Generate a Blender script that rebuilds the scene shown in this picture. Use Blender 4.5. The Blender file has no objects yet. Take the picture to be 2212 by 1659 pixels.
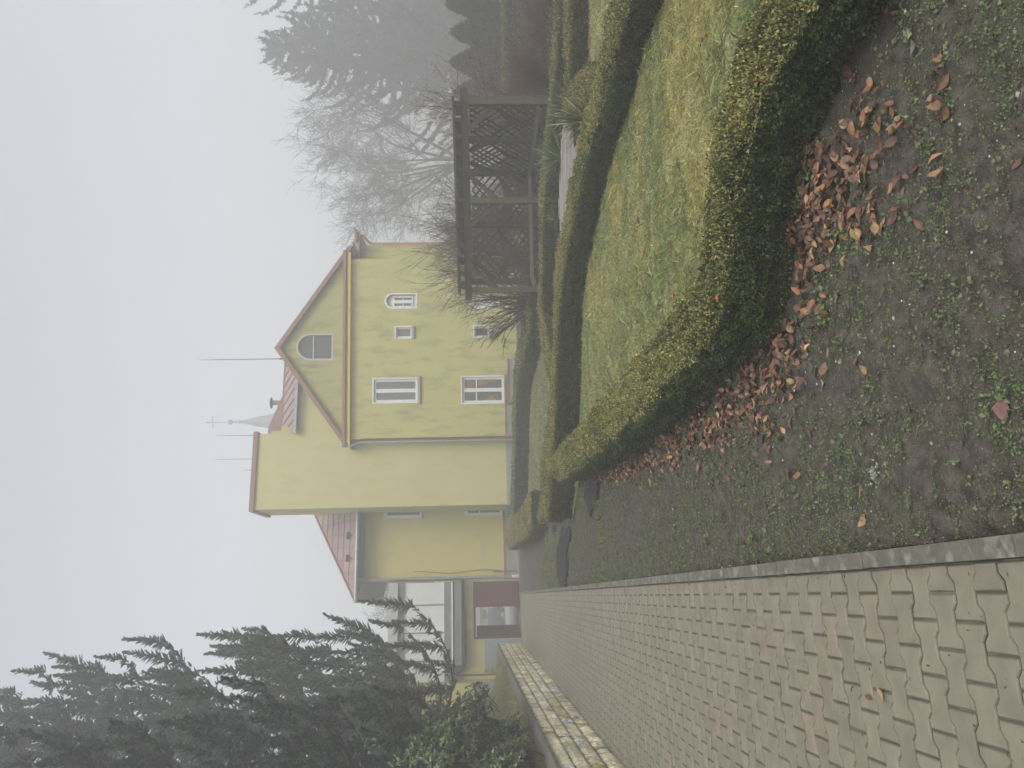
import bpy, math, random
import numpy as np
from mathutils import Vector, Matrix
from mathutils.geometry import tessellate_polygon

random.seed(11)
rng = np.random.default_rng(11)
R = math.radians
scene = bpy.context.scene
COL = scene.collection

# ------------------------------------------------------------------ camera model (a phone held sideways)
F = 1640.0
CAM = np.array([0.0, 0.0, 1.686])
_p = math.atan(68 / F)
_r = 0.0155
fwd = np.array([0, math.cos(_p), -math.sin(_p)])
_R0 = np.array([1.0, 0, 0])
_U0 = np.array([0, math.sin(_p), math.cos(_p)])
camU = _U0 * math.cos(_r) + _R0 * math.sin(_r)
camR = _R0 * math.cos(_r) - _U0 * math.sin(_r)


def ray(x, y):
    return fwd + camR * (829.5 - y) / F - camU * (x - 1106.0) / F


def G(x, y, z=0.0):
    d = ray(x, y)
    t = (z - CAM[2]) / d[2]
    return CAM + d * t


def AT(x, y, Y):
    d = ray(x, y)
    return CAM + d * (Y / d[1])


class Wall:
    """a vertical wall plane: local x to the right, y into the building, z up"""

    def __init__(self, x, y, depth, deg):
        p = AT(x, y, depth)
        self.o = np.array([p[0], p[1], 0.0])
        a = R(deg)
        self.a = a
        self.e = np.array([math.cos(a), math.sin(a), 0])
        self.n = np.array([-math.sin(a), math.cos(a), 0])

    def uv(self, x, y, off=0.0):
        d = ray(x, y)
        o = self.o + self.n * off
        t = np.dot(o - CAM, self.n) / np.dot(d, self.n)
        p = CAM + d * t
        return float(np.dot(p - o, self.e)), float(p[2])

    def w(self, s, d, h):
        return self.o + self.e * s + self.n * d + np.array([0, 0, h])


# ------------------------------------------------------------------ materials
def newmat(name):
    m = bpy.data.materials.new(name)
    m.use_nodes = True
    nt = m.node_tree
    return m, nt, nt.nodes['Principled BSDF']


def mat(name, c1, c2=None, rough=0.8, scale=3.0, bump=0.0, bscale=40.0, spec=0.3, stretch=(1, 1, 1), contrast=(0.35, 0.65), metallic=0.0, c3=None, s3=0.7):
    m, nt, b = newmat(name)
    b.inputs['Roughness'].default_value = rough
    b.inputs['Specular IOR Level'].default_value = spec
    b.inputs['Metallic'].default_value = metallic
    geo = nt.nodes.new('ShaderNodeTexCoord')
    mp = nt.nodes.new('ShaderNodeMapping')
    mp.inputs['Scale'].default_value = stretch
    nt.links.new(geo.outputs['Object'], mp.inputs['Vector'])
    if c2 is None:
        c2 = tuple(v * 0.8 for v in c1)
    n = nt.nodes.new('ShaderNodeTexNoise')
    n.inputs['Scale'].default_value = scale
    n.inputs['Detail'].default_value = 6
    n.inputs['Roughness'].default_value = 0.6
    nt.links.new(mp.outputs[0], n.inputs['Vector'])
    rp = nt.nodes.new('ShaderNodeValToRGB')
    rp.color_ramp.elements[0].position = contrast[0]
    rp.color_ramp.elements[1].position = contrast[1]
    rp.color_ramp.elements[0].color = (*c1, 1)
    rp.color_ramp.elements[1].color = (*c2, 1)
    nt.links.new(n.outputs['Fac'], rp.inputs['Fac'])
    out = rp.outputs['Color']
    if c3 is not None:
        n3 = nt.nodes.new('ShaderNodeTexNoise')
        n3.inputs['Scale'].default_value = s3
        n3.inputs['Detail'].default_value = 8
        nt.links.new(mp.outputs[0], n3.inputs['Vector'])
        r3 = nt.nodes.new('ShaderNodeValToRGB')
        r3.color_ramp.elements[0].position = 0.52
        r3.color_ramp.elements[1].position = 0.72
        nt.links.new(n3.outputs['Fac'], r3.inputs['Fac'])
        mx = nt.nodes.new('ShaderNodeMix')
        mx.data_type = 'RGBA'
        nt.links.new(r3.outputs['Color'], mx.inputs['Factor'])
        nt.links.new(out, mx.inputs['A'])
        mx.inputs['B'].default_value = (*c3, 1)
        out = mx.outputs['Result']
    nt.links.new(out, b.inputs['Base Color'])
    if bump:
        nb = nt.nodes.new('ShaderNodeTexNoise')
        nb.inputs['Scale'].default_value = bscale
        nb.inputs['Detail'].default_value = 5
        nt.links.new(mp.outputs[0], nb.inputs['Vector'])
        bp = nt.nodes.new('ShaderNodeBump')
        bp.inputs['Strength'].default_value = bump
        bp.inputs['Distance'].default_value = 0.02
        nt.links.new(nb.outputs['Fac'], bp.inputs['Height'])
        nt.links.new(bp.outputs[0], b.inputs['Normal'])
    return m


def colmat(name, rough=0.6, spec=0.3, noise=0.0, nscale=30.0, trans=0.0, bump=0.0, bscale=60.0):
    """colour comes from the mesh's own colour attribute"""
    m, nt, b = newmat(name)
    b.inputs['Roughness'].default_value = rough
    b.inputs['Specular IOR Level'].default_value = spec
    a = nt.nodes.new('ShaderNodeAttribute')
    a.attribute_name = 'Col'
    out = a.outputs['Color']
    tc = nt.nodes.new('ShaderNodeTexCoord')
    if noise:
        n = nt.nodes.new('ShaderNodeTexNoise')
        n.inputs['Scale'].default_value = nscale
        n.inputs['Detail'].default_value = 6
        nt.links.new(tc.outputs['Object'], n.inputs['Vector'])
        mr = nt.nodes.new('ShaderNodeMapRange')
        mr.inputs['From Min'].default_value = 0.3
        mr.inputs['From Max'].default_value = 0.7
        mr.inputs['To Min'].default_value = 1 - noise
        mr.inputs['To Max'].default_value = 1 + noise
        nt.links.new(n.outputs['Fac'], mr.inputs['Value'])
        vm = nt.nodes.new('ShaderNodeVectorMath')
        vm.operation = 'SCALE'
        nt.links.new(out, vm.inputs[0])
        nt.links.new(mr.outputs[0], vm.inputs['Scale'])
        out = vm.outputs[0]
    nt.links.new(out, b.inputs['Base Color'])
    if bump:
        nb = nt.nodes.new('ShaderNodeTexNoise')
        nb.inputs['Scale'].default_value = bscale
        nb.inputs['Detail'].default_value = 5
        nt.links.new(tc.outputs['Object'], nb.inputs['Vector'])
        bp = nt.nodes.new('ShaderNodeBump')
        bp.inputs['Strength'].default_value = bump
        bp.inputs['Distance'].default_value = 0.01
        nt.links.new(nb.outputs['Fac'], bp.inputs['Height'])
        nt.links.new(bp.outputs[0], b.inputs['Normal'])
    if trans:
        tr = nt.nodes.new('ShaderNodeBsdfTranslucent')
        nt.links.new(out, tr.inputs['Color'])
        mx = nt.nodes.new('ShaderNodeMixShader')
        mx.inputs[0].default_value = trans
        nt.links.new(b.outputs[0], mx.inputs[1])
        nt.links.new(tr.outputs[0], mx.inputs[2])
        nt.links.new(mx.outputs[0], nt.nodes['Material Output'].inputs['Surface'])
    return m


def plaster(name, c, c2, stain, amount, above=None):
    """rendered wall with faint blotches and weather streaks of its own"""
    m, nt, b = newmat(name)
    b.inputs['Roughness'].default_value = 0.9
    b.inputs['Specular IOR Level'].default_value = 0.15
    tc = nt.nodes.new('ShaderNodeTexCoord')
    n = nt.nodes.new('ShaderNodeTexNoise')
    n.inputs['Scale'].default_value = 0.9
    n.inputs['Detail'].default_value = 8
    nt.links.new(tc.outputs['Object'], n.inputs['Vector'])
    rp = nt.nodes.new('ShaderNodeValToRGB')
    rp.color_ramp.elements[0].position = 0.3
    rp.color_ramp.elements[1].position = 0.7
    rp.color_ramp.elements[0].color = (*c, 1)
    rp.color_ramp.elements[1].color = (*c2, 1)
    nt.links.new(n.outputs['Fac'], rp.inputs['Fac'])
    mp = nt.nodes.new('ShaderNodeMapping')
    mp.inputs['Scale'].default_value = (3.2, 3.2, 0.9)
    nt.links.new(tc.outputs['Object'], mp.inputs['Vector'])
    n2 = nt.nodes.new('ShaderNodeTexNoise')
    n2.inputs['Scale'].default_value = 0.8
    n2.inputs['Detail'].default_value = 10
    n2.inputs['Roughness'].default_value = 0.65
    nt.links.new(mp.outputs[0], n2.inputs['Vector'])
    r2 = nt.nodes.new('ShaderNodeValToRGB')
    r2.color_ramp.elements[0].position = 0.5
    r2.color_ramp.elements[1].position = 0.74
    nt.links.new(n2.outputs['Fac'], r2.inputs['Fac'])
    ml = nt.nodes.new('ShaderNodeMath')
    ml.operation = 'MULTIPLY'
    ml.inputs[1].default_value = amount
    nt.links.new(r2.outputs['Color'], ml.inputs[0])
    if above:
        # weathered plaster above the cornice
        sx_ = nt.nodes.new('ShaderNodeSeparateXYZ')
        nt.links.new(tc.outputs['Object'], sx_.inputs[0])
        gt_ = nt.nodes.new('ShaderNodeMath')
        gt_.operation = 'GREATER_THAN'
        gt_.inputs[1].default_value = above
        nt.links.new(sx_.outputs['Z'], gt_.inputs[0])
        ad = nt.nodes.new('ShaderNodeMath')
        ad.operation = 'MULTIPLY_ADD'
        ad.inputs[1].default_value = .3
        nt.links.new(gt_.outputs[0], ad.inputs[0])
        nt.links.new(ml.outputs[0], ad.inputs[2])
        ml = ad
        lt_ = nt.nodes.new('ShaderNodeMapRange')
        lt_.inputs['From Min'].default_value = 1.9
        lt_.inputs['From Max'].default_value = .6
        lt_.inputs['To Max'].default_value = .75
        nt.links.new(sx_.outputs['Z'], lt_.inputs['Value'])
        m2_ = nt.nodes.new('ShaderNodeMath')
        m2_.operation = 'MULTIPLY_ADD'
        nt.links.new(lt_.outputs[0], m2_.inputs[0])
        nt.links.new(r2.outputs['Color'], m2_.inputs[1])
        nt.links.new(ml.outputs[0], m2_.inputs[2])
        m2_.use_clamp = True
        ml = m2_
    mx = nt.nodes.new('ShaderNodeMix')
    mx.data_type = 'RGBA'
    nt.links.new(ml.outputs[0], mx.inputs['Factor'])
    nt.links.new(rp.outputs['Color'], mx.inputs['A'])
    mx.inputs['B'].default_value = (*stain, 1)
    nt.links.new(mx.outputs['Result'], b.inputs['Base Color'])
    nb = nt.nodes.new('ShaderNodeTexNoise')
    nb.inputs['Scale'].default_value = 25
    nb.inputs['Detail'].default_value = 4
    nt.links.new(tc.outputs['Object'], nb.inputs['Vector'])
    bp = nt.nodes.new('ShaderNodeBump')
    bp.inputs['Strength'].default_value = 0.15
    bp.inputs['Distance'].default_value = 0.02
    nt.links.new(nb.outputs['Fac'], bp.inputs['Height'])
    nt.links.new(bp.outputs[0], b.inputs['Normal'])
    return m


M = {}
M['yellow'] = plaster('yellow_render', (0.455, 0.43, 0.165), (0.41, 0.385, 0.15), (0.16, 0.16, 0.085), 0.72, above=7.6)
M['yellow_clean'] = plaster('yellow_render_new', (0.47, 0.44, 0.21), (0.44, 0.41, 0.19), (0.33, 0.31, 0.15), 0.5)
M['ochre'] = plaster('ochre_render', (0.47, 0.42, 0.165), (0.435, 0.385, 0.15), (0.33, 0.29, 0.12), 0.35)
M['plinth'] = mat('grey_plinth', (0.22, 0.23, 0.20), (0.27, 0.27, 0.24), 0.9, 2, 0.2)
M['bluegrey'] = mat('bluegrey_plinth', (0.24, 0.27, 0.28), (0.2, 0.22, 0.23), 0.9, 2)
M['redmetal'] = mat('red_metal', (0.25, 0.14, 0.105), (0.215, 0.12, 0.092), 0.55, 4)
M['redroof'] = mat('red_roof', (0.25, 0.135, 0.115), (0.205, 0.112, 0.098), 0.6, 2.5)
M['pinkroof'] = mat('pale_red_roof', (0.30, 0.215, 0.205), (0.265, 0.185, 0.175), 0.6, 2.5)
M['orange'] = mat('orange_band', (0.42, 0.16, 0.07), (0.36, 0.13, 0.06), 0.85, 3)
M['ledge'] = mat('yellow_ledge', (0.62, 0.45, 0.07), (0.55, 0.4, 0.06), 0.8, 3)
M['white'] = mat('white_frame', (0.68, 0.69, 0.67), (0.60, 0.61, 0.59), 0.45, 4)
M['dull'] = mat('dull_grey_frame', (0.44, 0.44, 0.41), (0.38, 0.38, 0.35), 0.7, 5)
M['greysill'] = mat('grey_sill', (0.33, 0.32, 0.29), (0.28, 0.27, 0.24), 0.8, 5)
M['vent'] = mat('painted_vent', (0.46, 0.43, 0.24), (0.42, 0.39, 0.21), 0.7, 4)
M['grey'] = mat('grey_metal', (0.19, 0.2, 0.2), (0.15, 0.16, 0.16), 0.5, 3, metallic=0.2)
M['lightgrey'] = mat('light_metal', (0.42, 0.43, 0.42), (0.36, 0.37, 0.36), 0.5, 3)
M['zinc'] = mat('zinc', (0.33, 0.34, 0.34), (0.27, 0.28, 0.28), 0.45, 6, metallic=0.4)
M['pipe_brown'] = mat('brown_pipe', (0.15, 0.07, 0.045), (0.12, 0.06, 0.04), 0.5, 6)
M['pipe_orange'] = mat('orange_pipe', (0.45, 0.22, 0.09), (0.4, 0.19, 0.08), 0.5, 6)
M['door'] = mat('oxblood_door', (0.10, 0.026, 0.022), (0.085, 0.022, 0.02), 0.55, 3)
M['doorframe'] = mat('door_frame', (0.06, 0.045, 0.04), None, 0.6, 3)
M['dark'] = mat('dark_iron', (0.04, 0.04, 0.045), None, 0.5, 5)
M['inside'] = mat('dark_room', (0.035, 0.035, 0.035), (0.02, 0.02, 0.02), 0.9, 2)
M['inside_warm'] = mat('warm_room', (0.28, 0.15, 0.06), (0.06, 0.05, 0.045), 0.9, 1.6, contrast=(0.45, 0.55))
M['frosted'] = mat('frosted_panel', (0.62, 0.64, 0.62), (0.55, 0.57, 0.55), 0.35, 1.2)
M['wood'] = mat('old_timber', (0.085, 0.078, 0.055), (0.05, 0.047, 0.035), 0.85, 3, 0.3, 60, stretch=(1, 1, 1))
M['wood_green'] = mat('mossy_timber', (0.085, 0.095, 0.045), (0.06, 0.062, 0.035), 0.85, 3, 0.3, 60)
M['rail'] = mat('grey_rail', (0.2, 0.185, 0.16), (0.15, 0.14, 0.12), 0.8, 4)
M['deck'] = mat('weathered_deck', (0.34, 0.315, 0.28), (0.26, 0.24, 0.21), 0.7, 2.2, 0.2, 80, stretch=(0.6, 9, 1))
M['deckcol'] = colmat('deck_board', .75, .25, noise=.2, nscale=12)
M['deck_edge'] = mat('fresh_timber', (0.42, 0.27, 0.10), (0.35, 0.22, 0.08), 0.7, 5)
M['bark'] = mat('bark', (0.06, 0.048, 0.04), (0.04, 0.033, 0.028), 0.9, 6, 0.5, 30)
M['barkgrey'] = mat('grey_bark', (0.075, 0.067, 0.06), (0.05, 0.045, 0.04), 0.9, 6)
M['twig'] = mat('twig', (0.085, 0.06, 0.042), (0.06, 0.045, 0.033), 0.85, 8)
M['twig_red'] = mat('red_twig', (0.12, 0.068, 0.052), (0.085, 0.052, 0.042), 0.85, 8)
M['berry'] = mat('red_berry', (0.30, 0.06, 0.06), (0.2, 0.05, 0.05), 0.5, 8)
M['leaf'] = colmat('leaf', 0.5, 0.35, trans=0.18)
M['gloss'] = colmat('glossy_leaf', 0.33, 0.5, trans=0.12)
M['needle'] = colmat('needle', 0.6, 0.25)
M['blade'] = colmat('grass_blade', 0.6, 0.2, trans=0.25)
M['dryleaf'] = colmat('dry_leaf', 0.55, 0.35, noise=0.3, nscale=45)
M['paver'] = colmat('paver', 0.62, 0.35, noise=0.13, nscale=9, bump=0.35, bscale=160)
M['block'] = colmat('split_stone', 0.9, 0.15, noise=0.28, nscale=14, bump=0.6, bscale=45)
M['pebble'] = colmat('pebble', 0.7, 0.3)
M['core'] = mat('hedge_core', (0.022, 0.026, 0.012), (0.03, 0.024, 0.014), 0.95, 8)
M['joint'] = mat('joint_sand', (0.105, 0.092, 0.068), (0.15, 0.135, 0.102), 0.95, 14, 0.4, 120, c3=(0.36, 0.33, 0.27), s3=2.4)
M['kerb'] = mat('kerb_concrete', (0.105, 0.102, 0.078), (0.15, 0.145, 0.115), 0.9, 16, 0.4, 60, c3=(0.26, 0.25, 0.21), s3=14)
M['coping'] = mat('coping_concrete', (0.15, 0.145, 0.115), (0.095, 0.095, 0.075), 0.9, 5, 0.4, 50)
M['soil'] = mat('soil', (0.052, 0.046, 0.037), (0.125, 0.112, 0.09), 0.95, 16, 1.0, 110, c3=(0.085, 0.085, 0.055), s3=1.3)
M['mulch'] = mat('mulch', (0.034, 0.027, 0.022), (0.052, 0.042, 0.034), 0.95, 8, 0.8, 40)
M['turf'] = mat('turf', (0.26, 0.255, 0.115), (0.31, 0.285, 0.14), 0.95, 1.6, 0.6, 60, c3=(0.22, 0.19, 0.11), s3=2.5)
M['land'] = mat('rough_ground', (0.07, 0.075, 0.04), (0.085, 0.07, 0.045), 0.95, 0.5)
M['yard'] = mat('grey_yard', (0.30, 0.30, 0.29), (0.26, 0.26, 0.25), 0.9, 1)
M['membrane'] = mat('black_membrane', (0.012, 0.012, 0.013), (0.018, 0.018, 0.019), 0.75, 9, 0.4, 30)
M['steeple'] = mat('pale_steeple', (0.21, 0.215, 0.215), (0.18, 0.185, 0.185), 0.7, 1)
M['carpaint'] = mat('car_paint', (0.05, 0.055, 0.065), (0.045, 0.05, 0.06), 0.3, 2)
M['silver'] = mat('silver_paint', (0.4, 0.41, 0.42), (0.38, 0.39, 0.4), 0.3, 2)
M['rubber'] = mat('rubber', (0.02, 0.02, 0.02), None, 0.8, 5)
M['lime'] = mat('yellow_patch', (0.62, 0.58, 0.08), (0.55, 0.5, 0.1), 0.9, 6)


def glassmat(name, tint, rough=0.06):
    m, nt, b = newmat(name)
    b.inputs['Base Color'].default_value = (*tint, 1)
    b.inputs['Roughness'].default_value = rough
    b.inputs['Specular IOR Level'].default_value = 0.6
    return m


M['glass'] = glassmat('window_glass', (0.12, 0.13, 0.135))
M['glass_dark'] = glassmat('dark_glass', (0.05, 0.052, 0.055))
M['glass_warm'] = mat('lit_room_glass', (0.10, 0.105, 0.10), (0.30, 0.17, 0.07), 0.1, 1.3, contrast=(0.47, 0.6), spec=0.5)


# ------------------------------------------------------------------ mesh helpers
def mesh_np(name, verts, faces, material, parent=None, cols=None, smooth=False):
    """verts (n,3); faces = one (k,m) array or a list of such arrays; cols (n,3)"""
    verts = np.asarray(verts, dtype=np.float32).reshape(-1, 3)
    if not isinstance(faces, (list, tuple)):
        faces = [faces]
    faces = [np.asarray(f, dtype=np.int32) for f in faces if len(f)]
    off = np.zeros(3)
    if parent is not None:
        q = parent
        while q is not None:
            off += np.array(q.location)
            q = q.parent
    me = bpy.data.meshes.new(name)
    me.vertices.add(len(verts))
    me.vertices.foreach_set('co', (verts - off.astype(np.float32)).ravel())
    loops = np.concatenate([f.ravel() for f in faces])
    tot = np.concatenate([np.full(len(f), f.shape[1], dtype=np.int32) for f in faces])
    start = np.concatenate([[0], np.cumsum(tot)[:-1]]).astype(np.int32)
    me.loops.add(len(loops))
    me.loops.foreach_set('vertex_index', loops)
    me.polygons.add(len(tot))
    me.polygons.foreach_set('loop_start', start)
    me.polygons.foreach_set('loop_total', tot)
    me.polygons.foreach_set('use_smooth', np.full(len(tot), bool(smooth)))
    me.update(calc_edges=True)
    me.validate()
    if cols is not None:
        ca = me.color_attributes.new('Col', 'FLOAT_COLOR', 'POINT')
        c4 = np.ones((len(verts), 4), dtype=np.float32)
        c4[:, :3] = cols
        ca.data.foreach_set('color', c4.ravel())
    if material is not None:
        me.materials.append(material)
    o = bpy.data.objects.new(name, me)
    COL.objects.link(o)
    if parent is not None:
        o.parent = parent
    return o


class MB:
    """collects shapes; build() links them as one mesh object"""

    def __init__(self):
        self.v = []
        self.f = {}
        self.n = 0

    def add(self, vs, fs):
        vs = [tuple(map(float, p)) for p in vs]
        for f in fs:
            self.f.setdefault(len(f), []).append([i + self.n for i in f])
        self.v.extend(vs)
        self.n += len(vs)
        return self

    def hexa(self, p):
        """8 corners: bottom 4 then top 4, counter-clockwise"""
        return self.add(p, [(0, 3, 2, 1), (4, 5, 6, 7), (0, 1, 5, 4), (1, 2, 6, 5), (2, 3, 7, 6), (3, 0, 4, 7)])

    def box(self, x0, x1, y0, y1, z0, z1, W=None):
        p = [(x0, y0, z0), (x1, y0, z0), (x1, y1, z0), (x0, y1, z0), (x0, y0, z1), (x1, y0, z1), (x1, y1, z1), (x0, y1, z1)]
        if W is not None:
            p = [W.w(*q) for q in p]
        return self.hexa(p)

    def bar(self, a, b, w, h, up=(0, 0, 1)):
        a, b = np.array(a, float), np.array(b, float)
        d = b - a
        d /= np.linalg.norm(d)
        s = np.cross(d, up)
        if np.linalg.norm(s) < 1e-4:
            s = np.cross(d, (1, 0, 0))
        s /= np.linalg.norm(s)
        u = np.cross(s, d)
        s, u = s * w / 2, u * h / 2
        return self.hexa([a - s - u, a + s - u, b + s - u, b - s - u, a - s + u, a + s + u, b + s + u, b - s + u])

    def prism(self, poly, d0, d1, W):
        """polygon of (s,h) on wall W, from offset d0 to d1"""
        n = len(poly)
        vs = [W.w(s, d0, h) for s, h in poly] + [W.w(s, d1, h) for s, h in poly]
        tri = tessellate_polygon([[Vector((s, h, 0)) for s, h in poly]])
        fs = [tuple(t) for t in tri] + [tuple(i + n for i in reversed(t)) for t in tri]
        fs += [(i, (i + 1) % n, (i + 1) % n + n, i + n) for i in range(n)]
        return self.add(vs, fs)

    def ring(self, outer, inner, d0, d1, W):
        """flat frame between two loops of equal length"""
        n = len(outer)
        vs = [W.w(s, d0, h) for s, h in outer] + [W.w(s, d0, h) for s, h in inner] + [W.w(s, d1, h) for s, h in outer] + [W.w(s, d1, h) for s, h in inner]
        fs = []
        for i in range(n):
            j = (i + 1) % n
            fs += [(i, j, n + j, n + i), (2 * n + i, 3 * n + i, 3 * n + j, 2 * n + j), (i, 2 * n + i, 2 * n + j, j), (n + i, n + j, 3 * n + j, 3 * n + i)]
        return self.add(vs, fs)

    def tube(self, pts, rad, k=8, cap=True):
        v, f, c = tube_arrays(pts, rad, k)
        self.add(v, [tuple(q) for q in f])
        if cap:
            b = self.n - len(v)
            self.f.setdefault(k, []).append([b + i for i in range(k)][::-1])
            self.f.setdefault(k, []).append([b + len(v) - k + i for i in range(k)])
        return self

    def lathe(self, prof, c, k=12):
        vs, fs = [], []
        for r, z in prof:
            for i in range(k):
                a = 2 * math.pi * i / k
                vs.append((c[0] + r * math.cos(a), c[1] + r * math.sin(a), c[2] + z))
        for j in range(len(prof) - 1):
            for i in range(k):
                fs.append((j * k + i, j * k + (i + 1) % k, (j + 1) * k + (i + 1) % k, (j + 1) * k + i))
        return self.add(vs, fs)

    def build(self, name, material, parent=None, smooth=False):
        return mesh_np(name, np.array(self.v), [np.array(x) for x in self.f.values()], material, parent, smooth=smooth)


def tube_arrays(pts, rad, k=5):
    pts = np.asarray(pts, float)
    n = len(pts)
    rad = np.broadcast_to(np.asarray(rad, float), (n,))
    d = np.gradient(pts, axis=0)
    d /= (np.linalg.norm(d, axis=1, keepdims=True) + 1e-9)
    ref = np.array([0.0, 0, 1]) if abs(d[0][2]) < 0.9 else np.array([1.0, 0, 0])
    s = np.cross(d, ref)
    s /= (np.linalg.norm(s, axis=1, keepdims=True) + 1e-9)
    u = np.cross(s, d)
    a = np.arange(k) * 2 * math.pi / k
    v = pts[:, None, :] + rad[:, None, None] * (np.cos(a)[None, :, None] * s[:, None, :] + np.sin(a)[None, :, None] * u[:, None, :])
    i = np.arange(n - 1)[:, None] * k
    j = np.arange(k)[None, :]
    jn = (j + 1) % k
    f = np.stack([i + j, i + jn, i + k + jn, i + k + j], -1).reshape(-1, 4)
    return v.reshape(-1, 3), f, None


class Tubes:
    def __init__(self):
        self.v, self.f, self.n = [], [], 0

    def add(self, pts, rad, k=4):
        v, f, _ = tube_arrays(pts, rad, k)
        self.v.append(v)
        self.f.append(f + self.n)
        self.n += len(v)

    def build(self, name, material, parent=None, smooth=True):
        return mesh_np(name, np.concatenate(self.v), np.concatenate(self.f), material, parent, smooth=smooth)


def tag(o, label=None, cat=None, group=None, kind=None):
    if label:
        o['label'] = label
    if cat:
        o['category'] = cat
    if group:
        o['group'] = group
    if kind:
        o['kind'] = kind
    return o


def empty(name, loc, label, cat, group=None):
    o = bpy.data.objects.new(name, None)
    COL.objects.link(o)
    o.location = loc
    o.empty_display_size = 0.3
    return tag(o, label, cat, group)


def unit(v):
    return v / (np.linalg.norm(v, axis=-1, keepdims=True) + 1e-9)


def leaf_quads(P, N, L, Wd, spread=1.0):
    """diamond leaves: P points, N mean direction"""
    n = len(P)
    t = unit(N + spread * rng.normal(size=(n, 3)))
    b = unit(np.cross(t, rng.normal(size=(n, 3))))
    q = np.cross(t, b)
    L = np.broadcast_to(L, (n,))[:, None]
    Wd = np.broadcast_to(Wd, (n,))[:, None]
    v = np.stack([P, P + t * L * 0.45 + b * Wd * 0.5 + q * Wd * 0.18, P + t * L, P + t * L * 0.45 - b * Wd * 0.5 + q * Wd * 0.18], 1)
    f = np.arange(n * 4).reshape(n, 4)
    return v.reshape(-1, 3), f


def jitter_cols(base, n, sd=0.18):
    """base (3,) or (n,3): brightness and hue vary from leaf to leaf"""
    c = np.broadcast_to(np.asarray(base, float), (n, 3)).copy()
    c *= np.exp(rng.normal(0, sd, (n, 1)))
    c *= np.exp(rng.normal(0, sd * 0.35, (n, 3)))
    return np.clip(c, 0.002, 0.9)


def smooth_noise(x, y, scale, seed=0):
    """cheap value noise on arrays"""
    x, y = np.asarray(x) / scale, np.asarray(y) / scale
    xi, yi = np.floor(x), np.floor(y)
    fx, fy = x - xi, y - yi
    fx, fy = fx * fx * (3 - 2 * fx), fy * fy * (3 - 2 * fy)

    def h(a, b):
        s = np.sin(a * 127.1 + b * 311.7 + seed * 74.7) * 43758.5453
        return s - np.floor(s)
    return (h(xi, yi) * (1 - fx) + h(xi + 1, yi) * fx) * (1 - fy) + (h(xi, yi + 1) * (1 - fx) + h(xi + 1, yi + 1) * fx) * fy


def in_poly(x, y, poly):
    inside = np.zeros(len(x), bool)
    n = len(poly)
    for i in range(n):
        x1, y1 = poly[i]
        x2, y2 = poly[(i + 1) % n]
        c = ((y1 > y) != (y2 > y)) & (x < (x2 - x1) * (y - y1) / (y2 - y1 + 1e-12) + x1)
        inside ^= c
    return inside


def catmull(p, step=0.1):
    p = np.asarray(p, float)
    q = np.vstack([2 * p[0] - p[1], p, 2 * p[-1] - p[-2]])
    out = []
    for i in range(1, len(q) - 2):
        n = max(2, int(np.linalg.norm(q[i + 1] - q[i]) / step))
        t = np.linspace(0, 1, n, endpoint=False)[:, None]
        out.append(0.5 * ((2 * q[i]) + (-q[i - 1] + q[i + 1]) * t + (2 * q[i - 1] - 5 * q[i] + 4 * q[i + 1] - q[i + 2]) * t ** 2 + (-q[i - 1] + 3 * q[i] - 3 * q[i + 1] + q[i + 2]) * t ** 3))
    out.append(p[-1:])
    return np.vstack(out)


# ------------------------------------------------------------------ path frame
PR0, PR1 = G(2212, 1205)[:2], G(1124, 1283)[:2]     # right edge of the paving
PL0, PL1 = G(1345, 1655)[:2], G(1124, 1385)[:2]     # foot of the low wall
pd = unit(((PR1 - PR0) / np.linalg.norm(PR1 - PR0) + (PL1 - PL0) / np.linalg.norm(PL1 - PL0)) / 2)
pn = np.array([pd[1], -pd[0]])                       # to the right of the path


def PT(t, w):
    """point at t metres along the path, w metres to the right of the paving's right edge"""
    t, w = np.asarray(t, float), np.asarray(w, float)
    return PR0[0] + pd[0] * t + pn[0] * w, PR0[1] + pd[1] * t + pn[1] * w


def to_path(x, y):
    dx, dy = np.asarray(x) - PR0[0], np.asarray(y) - PR0[1]
    return dx * pd[0] + dy * pd[1], dx * pn[0] + dy * pn[1]


tL0, wL0 = to_path(*PL0)
tL1, wL1 = to_path(*PL1)
tR1, wR1 = to_path(*PR1)
PATH_W = -float(wL0 + wL1) / 2
T_END = float(tR1)
print('path dir deg', math.degrees(math.atan2(-pd[0], pd[1])), 'width', wL0, wL1, 'end', T_END, wR1, tL1)

# ------------------------------------------------------------------ ground sheets
gx = np.linspace(-140, 140, 41)
gy = np.linspace(-40, 160, 31)
X, Y = np.meshgrid(gx, gy, indexing='ij')
V = np.stack([X, Y, np.full_like(X, -0.07)], -1).reshape(-1, 3)
idx = np.arange(V.shape[0]).reshape(X.shape)
Fq = np.stack([idx[:-1, :-1], idx[1:, :-1], idx[1:, 1:], idx[:-1, 1:]], -1).reshape(-1, 4)
tag(mesh_np('ground', V, Fq, M['land']), kind='structure', label='rough ground around the garden and the house')


def grid_path(t0, t1, w0, w1, step, zf, name, material, cols=None):
    tt = np.arange(t0, t1 + step * 0.5, step)
    ww = np.arange(w0, w1 + step * 0.5, step)
    T_, W_ = np.meshgrid(tt, ww, indexing='ij')
    x, y = PT(T_, W_)
    z = zf(T_, W_, x, y)
    V = np.stack([x, y, z], -1).reshape(-1, 3)
    idx = np.arange(V.shape[0]).reshape(T_.shape)
    Fq = np.stack([idx[:-1, :-1], idx[:-1, 1:], idx[1:, 1:], idx[1:, :-1]], -1).reshape(-1, 4)
    return V, Fq


KERB = 0.08


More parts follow.
